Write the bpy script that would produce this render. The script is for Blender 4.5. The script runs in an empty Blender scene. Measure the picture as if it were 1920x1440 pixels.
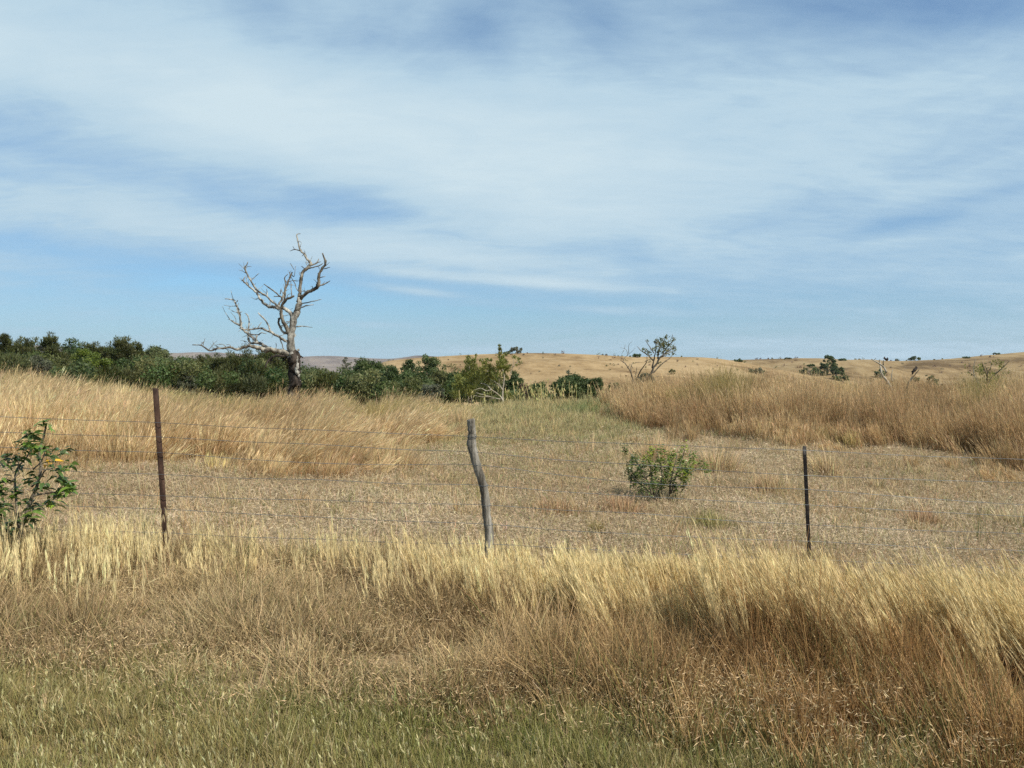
import bpy, math
import numpy as np
from mathutils import Vector

RNG = np.random.default_rng(11)
SC = bpy.context.scene
COL = SC.collection
R = math.radians
F = 1493.0          # focal length in photo pixels
V0 = 695.0          # eye level in the photo
ZC = 1.75           # eye height

def X(u, d): return (u - 960.0) / F * d
def Z(v, d): return ZC - (v - V0) / F * d

# ------------------------------------------------------------------ tags
def tag(o, label=None, cat=None, group=None, kind=None):
    if label: o['label'] = label
    if cat: o['category'] = cat
    if group: o['group'] = group
    if kind: o['kind'] = kind
    return o

def empty(name, loc, label=None, cat=None, group=None):
    o = bpy.data.objects.new(name, None)
    COL.objects.link(o)
    o.location = loc
    o.empty_display_size = 0.2
    return tag(o, label, cat, group)

# ------------------------------------------------------------------ materials
class NT:
    def __init__(s, tree): s.t = tree
    def n(s, typ, **kw):
        nd = s.t.nodes.new(typ)
        ins = kw.pop('ins', {})
        for k, v in kw.items(): setattr(nd, k, v)
        for k, v in ins.items():
            if hasattr(v, 'is_output') or isinstance(v, bpy.types.NodeSocket): s.t.links.new(v, nd.inputs[k])
            else: nd.inputs[k].default_value = v
        return nd
    def math(s, op, a, b=0.0, c=0.0, clamp=False):
        nd = s.n('ShaderNodeMath', operation=op, use_clamp=clamp)
        for i, v in enumerate((a, b, c)):
            if isinstance(v, bpy.types.NodeSocket): s.t.links.new(v, nd.inputs[i])
            else: nd.inputs[i].default_value = v
        return nd.outputs[0]
    def mix(s, f, a, b):
        nd = s.n('ShaderNodeMix', data_type='RGBA')
        for i, v in ((0, f), (6, a), (7, b)):
            if isinstance(v, bpy.types.NodeSocket): s.t.links.new(v, nd.inputs[i])
            else: nd.inputs[i].default_value = v if i == 0 else tuple(v) + ((1,) if len(v) == 3 else ())
        return nd.outputs[2]
    def noise(s, vec, scale, detail=4, rough=0.55, dist=0.0):
        nd = s.n('ShaderNodeTexNoise', ins={'Scale': scale, 'Detail': detail, 'Roughness': rough, 'Distortion': dist})
        if vec is not None: s.t.links.new(vec, nd.inputs['Vector'])
        return nd.outputs[0]
    def ramp(s, f, stops):
        nd = s.n('ShaderNodeValToRGB')
        e = nd.color_ramp.elements
        while len(e) < len(stops): e.new(0.5)
        for i, (p, c) in enumerate(stops):
            e[i].position = p
            e[i].color = tuple(c) + ((1,) if len(c) == 3 else ())
        s.t.links.new(f, nd.inputs[0])
        return nd.outputs[0]

def new_mat(name):
    m = bpy.data.materials.new(name)
    m.use_nodes = True
    t = m.node_tree
    t.nodes.clear()
    g = NT(t)
    out = g.n('ShaderNodeOutputMaterial')
    return m, g, out

def leaf_mat(name, trans=0.3, rough=0.6, spec=0.2):
    """colour from the mesh's own per-leaf colour; part of the light passes through"""
    m, g, out = new_mat(name)
    a = g.n('ShaderNodeAttribute', attribute_name='col')
    p = g.n('ShaderNodeBsdfPrincipled', ins={'Base Color': a.outputs[0], 'Roughness': rough, 'Specular IOR Level': spec})
    tr = g.n('ShaderNodeBsdfTranslucent', ins={'Color': a.outputs[0]})
    mx = g.n('ShaderNodeMixShader', ins={0: trans, 1: p.outputs[0], 2: tr.outputs[0]})
    g.t.links.new(mx.outputs[0], out.inputs[0])
    return m

def bark_mat(name, c1, c2, c3, scale=6.0, stretch=0.25, bump=0.4, rough=0.9):
    m, g, out = new_mat(name)
    tc = g.n('ShaderNodeTexCoord')
    mp = g.n('ShaderNodeMapping', ins={'Vector': tc.outputs['Object'], 'Scale': (1, 1, stretch)})
    n1 = g.noise(mp.outputs[0], scale, 6, 0.65)
    n2 = g.noise(mp.outputs[0], scale * 5, 4, 0.6)
    c = g.ramp(n1, [(0.36, c1), (0.5, c2), (0.62, c3)])
    c = g.mix(g.math('MULTIPLY', n2, 0.5), c, c1)
    b = g.n('ShaderNodeBump', ins={'Strength': bump, 'Distance': 0.02, 'Height': n2})
    p = g.n('ShaderNodeBsdfPrincipled', ins={'Base Color': c, 'Roughness': rough, 'Specular IOR Level': 0.15, 'Normal': b.outputs[0]})
    g.t.links.new(p.outputs[0], out.inputs[0])
    return m

def ground_mat():
    m, g, out = new_mat('soil_and_thatch')
    geo = g.n('ShaderNodeNewGeometry')
    P = geo.outputs['Position']
    n1 = g.noise(P, 0.6, 5, 0.6)
    n2 = g.noise(P, 14, 6, 0.7)
    n3 = g.noise(P, 60, 3, 0.7)
    c = g.ramp(n2, [(0.3, (0.07, 0.05, 0.03)), (0.48, (0.20, 0.15, 0.085)), (0.66, (0.36, 0.29, 0.17))])
    c = g.mix(g.math('MULTIPLY', n1, 0.6), c, (0.24, 0.16, 0.08))
    c = g.mix(g.math('MULTIPLY', n3, 0.4), c, (0.10, 0.075, 0.05))
    b = g.n('ShaderNodeBump', ins={'Strength': 0.6, 'Distance': 0.03, 'Height': n2})
    p = g.n('ShaderNodeBsdfPrincipled', ins={'Base Color': c, 'Roughness': 1.0, 'Specular IOR Level': 0.05, 'Normal': b.outputs[0]})
    g.t.links.new(p.outputs[0], out.inputs[0])
    return m

def hill_mat(name, dark, mid, light, s1, s2, gain=1.0):
    m, g, out = new_mat(name)
    geo = g.n('ShaderNodeNewGeometry')
    mp = g.n('ShaderNodeMapping', ins={'Vector': geo.outputs['Position'], 'Scale': (1, 0.45, 2.6)})
    P = mp.outputs[0]
    n1 = g.noise(P, s1, 5, 0.6, 0.6)
    n2 = g.noise(P, s2, 6, 0.72)
    n3 = g.noise(P, s2 * 5, 3, 0.7)
    f = g.math('ADD', g.math('MULTIPLY', n1, 0.55), g.math('MULTIPLY', n2, 0.45))
    c = g.ramp(f, [(0.40, dark), (0.49, mid), (0.58, light)])
    sp = g.math('GREATER_THAN', n3, 0.66)
    c = g.mix(g.math('MULTIPLY', sp, 0.35), c, dark)
    b = g.n('ShaderNodeBump', ins={'Strength': 0.7, 'Distance': 0.5, 'Height': n2})
    p = g.n('ShaderNodeBsdfPrincipled', ins={'Base Color': c, 'Roughness': 1.0, 'Specular IOR Level': 0.03, 'Normal': b.outputs[0]})
    g.t.links.new(p.outputs[0], out.inputs[0])
    return m

M_GRASS = leaf_mat('dry_grass_blades', 0.30, 0.55, 0.25)
M_LEAF = leaf_mat('tree_leaves', 0.40, 0.55, 0.25)
M_BIGLEAF = leaf_mat('glossy_shrub_leaves', 0.25, 0.38, 0.45)
M_GROUND = ground_mat()
M_HILL = hill_mat('dry_hill_grass', (0.15, 0.098, 0.05), (0.26, 0.182, 0.095), (0.335, 0.243, 0.134), 0.035, 0.2)
M_HILL2 = hill_mat('brown_hill_grass', (0.11, 0.075, 0.04), (0.205, 0.145, 0.076), (0.27, 0.20, 0.11), 0.035, 0.16)
M_FARHILL = hill_mat('burnt_far_hills', (0.085, 0.075, 0.07), (0.145, 0.122, 0.11), (0.22, 0.185, 0.155), 0.004, 0.02)
M_DEADWOOD = bark_mat('bleached_dead_wood', (0.05, 0.045, 0.04), (0.27, 0.255, 0.22), (0.55, 0.54, 0.475), 5.5, 0.55, 1.0)
M_CHAR = bark_mat('charred_bark', (0.014, 0.012, 0.010), (0.04, 0.031, 0.025), (0.10, 0.08, 0.065), 6.0, 0.25, 0.9)
M_DARKBARK = bark_mat('weathered_dark_limb', (0.045, 0.038, 0.03), (0.16, 0.14, 0.11), (0.40, 0.375, 0.31), 5.0, 0.5, 0.9)
M_BARK = bark_mat('tree_bark', (0.07, 0.06, 0.045), (0.16, 0.135, 0.10), (0.26, 0.23, 0.18), 4.0, 0.3, 0.4)
M_PALEBARK = bark_mat('pale_thin_bark', (0.15, 0.13, 0.095), (0.30, 0.265, 0.205), (0.44, 0.40, 0.32), 6.0, 0.3, 0.3)
M_POST = bark_mat('weathered_grey_timber', (0.07, 0.062, 0.05), (0.20, 0.185, 0.155), (0.36, 0.34, 0.30), 14.0, 0.12, 0.9)
M_RUST = bark_mat('rusty_brown_steel', (0.024, 0.014, 0.010), (0.060, 0.034, 0.024), (0.10, 0.058, 0.040), 22.0, 0.4, 0.2, 0.7)
M_BLACKSTEEL = bark_mat('black_coated_steel', (0.006, 0.005, 0.005), (0.014, 0.012, 0.012), (0.028, 0.022, 0.02), 22.0, 0.4, 0.2, 0.5)
def wire_mat():
    m, g, out = new_mat('galvanised_wire')
    tc = g.n('ShaderNodeTexCoord')
    n = g.noise(tc.outputs['Object'], 1.3, 5, 0.7)
    c = g.ramp(n, [(0.38, (0.05, 0.055, 0.06)), (0.56, (0.15, 0.17, 0.18)), (0.66, (0.09, 0.075, 0.065))])
    p = g.n('ShaderNodeBsdfPrincipled', ins={'Base Color': c, 'Roughness': 0.5, 'Metallic': 0.35})
    g.t.links.new(p.outputs[0], out.inputs[0])
    return m
M_WIRE = wire_mat()

# ------------------------------------------------------------------ terrain
_gx = np.array([-40, -22, -16.7, -11.5, -7.2, -2.8, -0.2, 2.4, 4.2, 9.4, 16.7, 40])
_gz = np.array([0.85, 0.78, 0.62, 0.14, -0.06, 0.02, 0.44, 0.54, 0.42, 0.58, 0.40, 0.3])
def sstep(a, b, x):
    t = np.clip((x - a) / (b - a), 0, 1)
    return t * t * (3 - 2 * t)
def H(x, y):
    x = np.asarray(x, float); y = np.asarray(y, float)
    near = 0.06 - 0.042 * 14 * np.tanh(x / 14)
    near = near + 0.22 * sstep(3.6, 1.2, y)
    crest = np.interp(x * 26 / np.clip(y, 12, 40), _gx, _gz)
    k = sstep(9.5, 26, y)
    z = near * (1 - k) + crest * k
    z = z + 0.03 * np.sin(x * 1.7 + y * .6) * np.sin(y * 1.3 - x * .4) + 0.015 * np.sin(x * 5.1) * np.sin(y * 4.3)
    g = sstep(29, 46, y)
    z = z * (1 - g) + (-5.5) * g
    far = sstep(-4, -18, y)
    return z * (1 - far) + 0.2 * far

def mesh_obj(name, verts, faces, mat, parent=None, col=None, smooth=False):
    """verts (N,3), faces (M,k) ndarray or list of ndarrays"""
    me = bpy.data.meshes.new(name)
    fl = faces if isinstance(faces, list) else [faces]
    fl = [f for f in fl if len(f)]
    nv = len(verts)
    me.vertices.add(nv)
    me.vertices.foreach_set('co', np.ascontiguousarray(verts, dtype=np.float32).ravel())
    idx = np.concatenate([f.ravel() for f in fl]).astype(np.int32)
    tot = np.concatenate([np.full(len(f), f.shape[1], np.int32) for f in fl])
    st = np.concatenate([[0], np.cumsum(tot)[:-1]]).astype(np.int32)
    me.loops.add(len(idx))
    me.loops.foreach_set('vertex_index', idx)
    me.polygons.add(len(tot))
    me.polygons.foreach_set('loop_start', st)
    me.polygons.foreach_set('loop_total', tot)
    if smooth: me.polygons.foreach_set('use_smooth', np.ones(len(tot), bool))
    if col is not None:
        a = me.attributes.new('col', 'FLOAT_COLOR', 'POINT')
        c = np.ones((nv, 4), np.float32); c[:, :3] = np.clip(col, 0.004, 0.9)
        a.data.foreach_set('color', c.ravel())
    me.update(calc_edges=True)
    me.materials.append(mat)
    o = bpy.data.objects.new(name, me)
    COL.objects.link(o)
    if parent is not None: o.parent = parent
    return o

def grid_faces(nu, nv):
    i = np.arange(nu - 1)[:, None] * nv + np.arange(nv - 1)[None, :]
    i = i.ravel()
    return np.stack([i, i + nv, i + nv + 1, i + 1], 1)

def build_ground():
    n = 341
    s = np.linspace(-1, 1, n)
    a = 2.0; b = math.asinh(4600 / a)
    xs = a * np.sinh(b * s)
    t = np.linspace(-1, 1, n)
    ys = 7 + a * np.sinh(b * t)
    ys = ys[ys > -150]
    gx, gy = np.meshgrid(xs, ys, indexing='ij')
    gz = H(gx, gy)
    v = np.stack([gx, gy, gz], -1).reshape(-1, 3)
    o = mesh_obj('ground', v, grid_faces(n, len(ys))[:, ::-1], M_GROUND, smooth=True)
    tag(o, 'brown soil and dry thatch of the paddock and roadside under the grass', 'ground', kind='structure')
build_ground()

def vnoise(x, y, seed, f):
    r = np.random.default_rng(seed)
    z = 0
    for k in range(5):
        a = r.uniform(0, 6.28); p = r.uniform(0, 6.28); p2 = r.uniform(0, 6.28)
        ff = f * 1.75 ** k
        z = z + (0.62 ** k) * np.sin((x * math.cos(a) + y * math.sin(a)) * ff + p) * np.sin((x * -math.sin(a) + y * math.cos(a)) * ff * .8 + p2)
    return z

def build_hill(name, crest, D, d0, d1, foot, mat, label, amp, seed, nf, ubot=-700, utop=2700):
    us = np.linspace(ubot, utop, 460)
    cu = np.array([c[0] for c in crest]); cv = np.array([c[1] for c in crest])
    vv = np.interp(us, cu, cv)
    k = np.ones(9) / 9
    vv = np.convolve(np.pad(vv, 4, mode='edge'), k, mode='valid')
    zt = Z(vv, D)
    rows = np.concatenate([np.linspace(0, 1, 70), 1 + np.linspace(0.02, 1, 24)])
    P = []
    for r in rows:
        if r <= 1:
            d = d0 + (D - d0) * r
            z = foot + (zt - foot) * (r ** 1.15 * (1 - 0.0) if True else r)
            w = amp * (r * (1 - r)) * 4
        else:
            q = r - 1
            d = D + (d1 - D) * q
            z = zt + (foot - zt) * sstep(0, 1, q) - 0.02 * (d - D)
            w = 0
        x = (us - 960) / F * d
        n = vnoise(x, np.full_like(x, d), seed, nf)
        z = z + n * w + (0.02 * amp * vnoise(x, np.full_like(x, d), seed + 9, nf * 6) if r > .8 else 0.06 * amp * vnoise(x, np.full_like(x, d), seed + 9, nf * 6))
        P.append(np.stack([x, np.full_like(x, d), np.maximum(z, foot - .3)], 1))
    v = np.stack(P, 1).reshape(-1, 3)
    o = mesh_obj(name, v, grid_faces(len(us), len(rows)), mat, smooth=True)
    tag(o, label, 'hill', kind='structure')
    def at(u, v_):
        """point of the hill's front seen at photo pixel u, v"""
        i = int(np.clip(np.searchsorted(us, u), 0, len(us) - 1))
        A = np.array([p[i] for p in P[:70]])
        vs = V0 + (ZC - A[:, 2]) / A[:, 1] * F
        j = int(np.argmin(np.abs(vs - v_)))
        return A[j]
    return at

HILL_A = build_hill('hill', [(-700, 790), (600, 770), (660, 715), (700, 681), (760, 672), (830, 668), (900, 664), (1000, 661.5), (1100, 664), (1180, 669),
    (1280, 669), (1340, 671), (1390, 679), (1480, 697), (1560, 712), (1640, 728), (1750, 750), (2700, 800)], 240, 85, 330, -6.0, M_HILL,
    'nearer rounded hill of pale golden dry grass behind the bare sapling', 1.3, 5, 0.035)
HILL_B = build_hill('hill', [(-700, 800), (1050, 760), (1200, 700), (1300, 680), (1360, 676), (1440, 673), (1530, 671), (1600, 675), (1700, 677), (1780, 673), (1860, 665), (1920, 660),
    (2100, 648), (2700, 640)], 430, 200, 600, -6.2, M_HILL2,
    'browner hill dotted with dark trees, rising behind the golden hill', 3.2, 8, 0.028)
HILL_C = build_hill('distant_hills', [(-700, 640), (-200, 650), (0, 650), (60, 646), (120, 650), (250, 658), (320, 664), (375, 659), (430, 665), (520, 672), (590, 667),
    (620, 666.5), (660, 670), (700, 672), (760, 674), (900, 682), (1100, 690), (2700, 705)], 2600, 1300, 3800, -7.0, M_FARHILL,
    'low purplish brown hills on the far horizon beyond the tree belt', 16, 3, 0.006)

# ------------------------------------------------------------------ tubes
def tube(pts, rad, ns=8, seed=0, rough=0.12, caps=True):
    """one tapered tube along smoothed points -> verts, quads, tris"""
    pts = np.asarray(pts, float); rad = np.asarray(rad, float)
    n = len(pts)
    r = np.random.default_rng(seed)
    if n < 2: return np.zeros((0, 3)), np.zeros((0, 4), int), np.zeros((0, 3), int)
    d = np.linalg.norm(np.diff(pts, axis=0), axis=1)
    sub = 4
    tt = np.linspace(0, n - 1, (n - 1) * sub + 1)
    P = np.empty((len(tt), 3)); Rr = np.interp(tt, np.arange(n), rad)
    ext = np.vstack([2 * pts[0] - pts[1], pts, 2 * pts[-1] - pts[-2]])
    for k, t in enumerate(tt):
        i = min(int(t), n - 2); f = t - i
        p0, p1, p2, p3 = ext[i], ext[i + 1], ext[i + 2], ext[i + 3]
        P[k] = 0.5 * (2 * p1 + (p2 - p0) * f + (2 * p0 - 5 * p1 + 4 * p2 - p3) * f * f + (3 * p1 - p0 - 3 * p2 + p3) * f ** 3)
    if rough: P[1:-1] += r.normal(0, 1, (len(P) - 2, 3)) * (Rr[1:-1, None] * rough * 1.2)
    T = np.gradient(P, axis=0); T /= np.linalg.norm(T, axis=1)[:, None] + 1e-9
    up = np.array([0.13, 0.98, 0.1])
    A = np.cross(T, up); A /= np.linalg.norm(A, axis=1)[:, None] + 1e-9
    B = np.cross(T, A)
    ang = np.linspace(0, 2 * math.pi, ns, endpoint=False)
    rr = Rr[:, None] * (1 + r.normal(0, rough, (len(P), ns)))
    V = P[:, None, :] + rr[..., None] * (np.cos(ang)[None, :, None] * A[:, None, :] + np.sin(ang)[None, :, None] * B[:, None, :])
    V = V.reshape(-1, 3)
    m = len(P)
    i = np.arange(m - 1)[:, None] * ns; j = np.arange(ns)[None, :]
    q = np.stack([i + j, i + (j + 1) % ns, i + ns + (j + 1) % ns, i + ns + j], -1).reshape(-1, 4)
    tri = np.zeros((0, 3), int)
    if caps:
        V = np.vstack([V, P[:1], P[-1:]])
        c0, c1 = m * ns, m * ns + 1
        jj = np.arange(ns)
        tri = np.vstack([np.stack([np.full(ns, c0), (jj + 1) % ns, jj], 1), np.stack([np.full(ns, c1), (m - 1) * ns + jj, (m - 1) * ns + (jj + 1) % ns], 1)])
    return V, q, tri

class Bag:
    def __init__(s): s.v = []; s.q = []; s.t = []; s.n = 0
    def tube(s, pts, rad, **k):
        v, q, t = tube(pts, rad, **k)
        s.v.append(v); s.q.append(q + s.n); s.t.append(t + s.n); s.n += len(v)
    def obj(s, name, mat, parent=None, origin=(0, 0, 0), smooth=True):
        return mesh_obj(name, np.vstack(s.v) - np.asarray(origin), [np.vstack(s.q), np.vstack(s.t)], mat, parent, smooth=smooth)

# ------------------------------------------------------------------ leaves
def leaf_quads(pos, nrm, axis, length, width, col, fold=0.0):
    """rhombic leaf faces; axis = long direction; returns verts, faces, col"""
    n = len(pos)
    axis = axis / (np.linalg.norm(axis, axis=1)[:, None] + 1e-9)
    side = np.cross(axis, nrm); side /= np.linalg.norm(side, axis=1)[:, None] + 1e-9
    nn = np.cross(side, axis)
    L = length[:, None]; W = width[:, None]
    v = np.stack([pos - axis * L * .5, pos + side * W * .5 + axis * L * 0.02 + nn * W * fold, pos + axis * L * .5 - nn * L * fold, pos - side * W * .5 + axis * L * 0.02 + nn * W * fold], 1).reshape(-1, 3)
    f = np.arange(4 * n).reshape(-1, 4)
    return v, f, np.repeat(col, 4, axis=0)

def unit(r, n):
    d = r.normal(0, 1, (n, 3)); return d / np.linalg.norm(d, axis=1)[:, None]

STY = {   # base colour, spread, leaf length, width ratio, hang
    'casuarina': ((0.092, 0.100, 0.036), 0.016, 1.7, 0.22, 'up'),
    'olive':     ((0.130, 0.138, 0.050), 0.02, 1.0, 0.45, None),
    'bright':    ((0.125, 0.160, 0.030), 0.022, 1.0, 0.6, None),
    'dark':      ((0.068, 0.098, 0.032), 0.015, 1.0, 0.55, None),
    'mid':       ((0.098, 0.134, 0.046), 0.018, 1.0, 0.5, None),
    'grey':      ((0.120, 0.130, 0.080), 0.02, 1.0, 0.4, None),
    'pale':      ((0.130, 0.150, 0.060), 0.02, 1.0, 0.45, None),
    'wattle':    ((0.19, 0.20, 0.052), 0.028, 1.3, 0.3, 'up'),
    'brown':     ((0.150, 0.090, 0.065), 0.02, 1.0, 0.4, None),
}
def leaves_for(clumps, style, leaf, r, dens=1.0, shell=0.55):
    """clumps: (centre xyz, radius, count)"""
    base, sp, lr, wr, hang = STY[style]
    V, FF, C = [], [], []; n0 = 0
    for (c, rad, cnt) in clumps:
        n = max(4, int(cnt * dens))
        d = unit(r, n)
        k = (shell + (1 - shell) * r.random(n) ** 0.6) * np.where(r.random(n) < .28, r.uniform(1.0, 1.5, n), 1.0)
        pos = np.asarray(c) + d * k[:, None] * np.array([1, 1, .82]) * rad
        nrm = d + r.normal(0, .55, (n, 3))
        ax = r.normal(0, 1, (n, 3))
        if hang == 'up': ax = d * .8 + np.array([0.1, 0, 0.9]) + r.normal(0, .35, (n, 3))
        L = leaf * lr * r.uniform(.6, 1.5, n)
        hue = r.normal(0, sp * .8) * np.array([1, 1.08, .45]) + r.normal(0, sp * .16, 3)
        cc = np.array(base) + hue + r.normal(0, sp, (n, 1)) * np.array([1, 1.05, .5]) + r.normal(0, sp * .25, (n, 3)) * np.array([1, 1, .6])
        v, f, co = leaf_quads(pos, nrm, ax, L, L * wr * r.uniform(.8, 1.3, n), np.clip(cc, 0.006, 1))
        V.append(v); FF.append(f + n0); C.append(co); n0 += len(v)
    return np.vstack(V), np.vstack(FF), np.vstack(C)

def crown_clumps(r, rx, ry, rz, n, per, style, shape='round'):
    out = []
    for i in range(n):
        d = unit(r, 1)[0]
        k = r.uniform(.35, 1) ** .6
        p = d * k * np.array([rx, ry, rz])
        bs = .5 * (rx + min(rz, 1.7 * rx))
        rad = bs * r.uniform(.15, .33)
        if shape == 'spire':
            h = r.uniform(-1, 1)
            w = (1 - (h * .5 + .5)) * .8 + .25
            a = r.uniform(0, 6.28)
            p = np.array([math.cos(a) * rx * w * r.random() ** .5 + h * .12 * rx, math.sin(a) * ry * w * r.random() ** .5, h * rz])
            rad = bs * r.uniform(.15, .28)
        elif shape == 'dome':
            p[2] = abs(p[2]) * 1.0 - .25 * rz
        out.append((p, rad, int(per * rad * rad)))
    return out

def tree(name, u, vtop, hw, ch, d, style, label, leaf=None, shape='round', n=26, per=150, cover=.8, group=None, cat='tree', ground=None, sparse=0.0, bark=M_BARK, seed=None):
    """crown top at photo pixel (u, vtop), half width hw px, crown height ch px, at distance d; trunk runs down to the ground"""
    r = np.random.default_rng(seed if seed is not None else int(abs(u) * 7 + vtop * 13 + hw))
    x = X(u, d); rx = hw / F * d; rz = ch / F * d * .5
    zt = Z(vtop, d); zc = zt - rz
    zg = float(H(x, d)) if ground is None else ground
    leaf = leaf or max(0.09, 0.0019 * d)
    t = empty(name, (x, d, zg), label, cat, group)
    sb = STY[style]
    area = .5 * (leaf * sb[2]) ** 2 * sb[3] * 1.05
    per = min(per, 4 * math.pi * .9 / area) if per < 1 else cover * 4 * math.pi / area
    cl = crown_clumps(r, rx * .93, rx * .93, rz * .94, int(1.7 * n * np.clip(rz / rx, 1, 1.7)), per, style, shape)
    if style in ('casuarina', 'mid', 'olive', 'dark') and shape != 'dome':
        for q in range(7):
            a = r.uniform(-1, 1)
            cl.append((np.array([a * rx * .75, r.normal(0, .3) * rx, rz * (1.04 - .45 * a * a + r.uniform(-.12, .1))]), .5 * (rx + min(rz, 1.7 * rx)) * r.uniform(.16, .24), 70))
    off = np.array([0, 0, zc - zg])
    cl = [(p + off, rad, c) for p, rad, c in cl]
    v, f, c = leaves_for(cl, style, leaf, r, shell=.35)
    mesh_obj('crown', v, f, M_LEAF, t, col=c)
    b = Bag()
    tr = max(0.04, rx * .07)
    top = off + np.array([r.normal(0, .1) * rx, 0, rz * .4])
    base = np.array([0, 0, -.2])
    mid = base * .45 + top * .55 + np.array([r.normal(0, .08) * rx, r.normal(0, .08) * rx, 0])
    b.tube([base, mid, top], [tr * 1.2, tr * .8, tr * .35], ns=7, seed=int(u) % 97)
    for p, rad, cnt in cl[:9]:
        k = r.uniform(.45, .95)
        s = base * (1 - k) + top * k
        if k > .55: s = mid + (top - mid) * (k - .55) / .45
        m = (s + p) * .5 - np.array([0, 0, .08 * rz])
        b.tube([s, m, p], [tr * .45, tr * .3, tr * .12], ns=5, seed=int(cnt))
    b.obj('trunk', bark, t)
    return t

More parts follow.
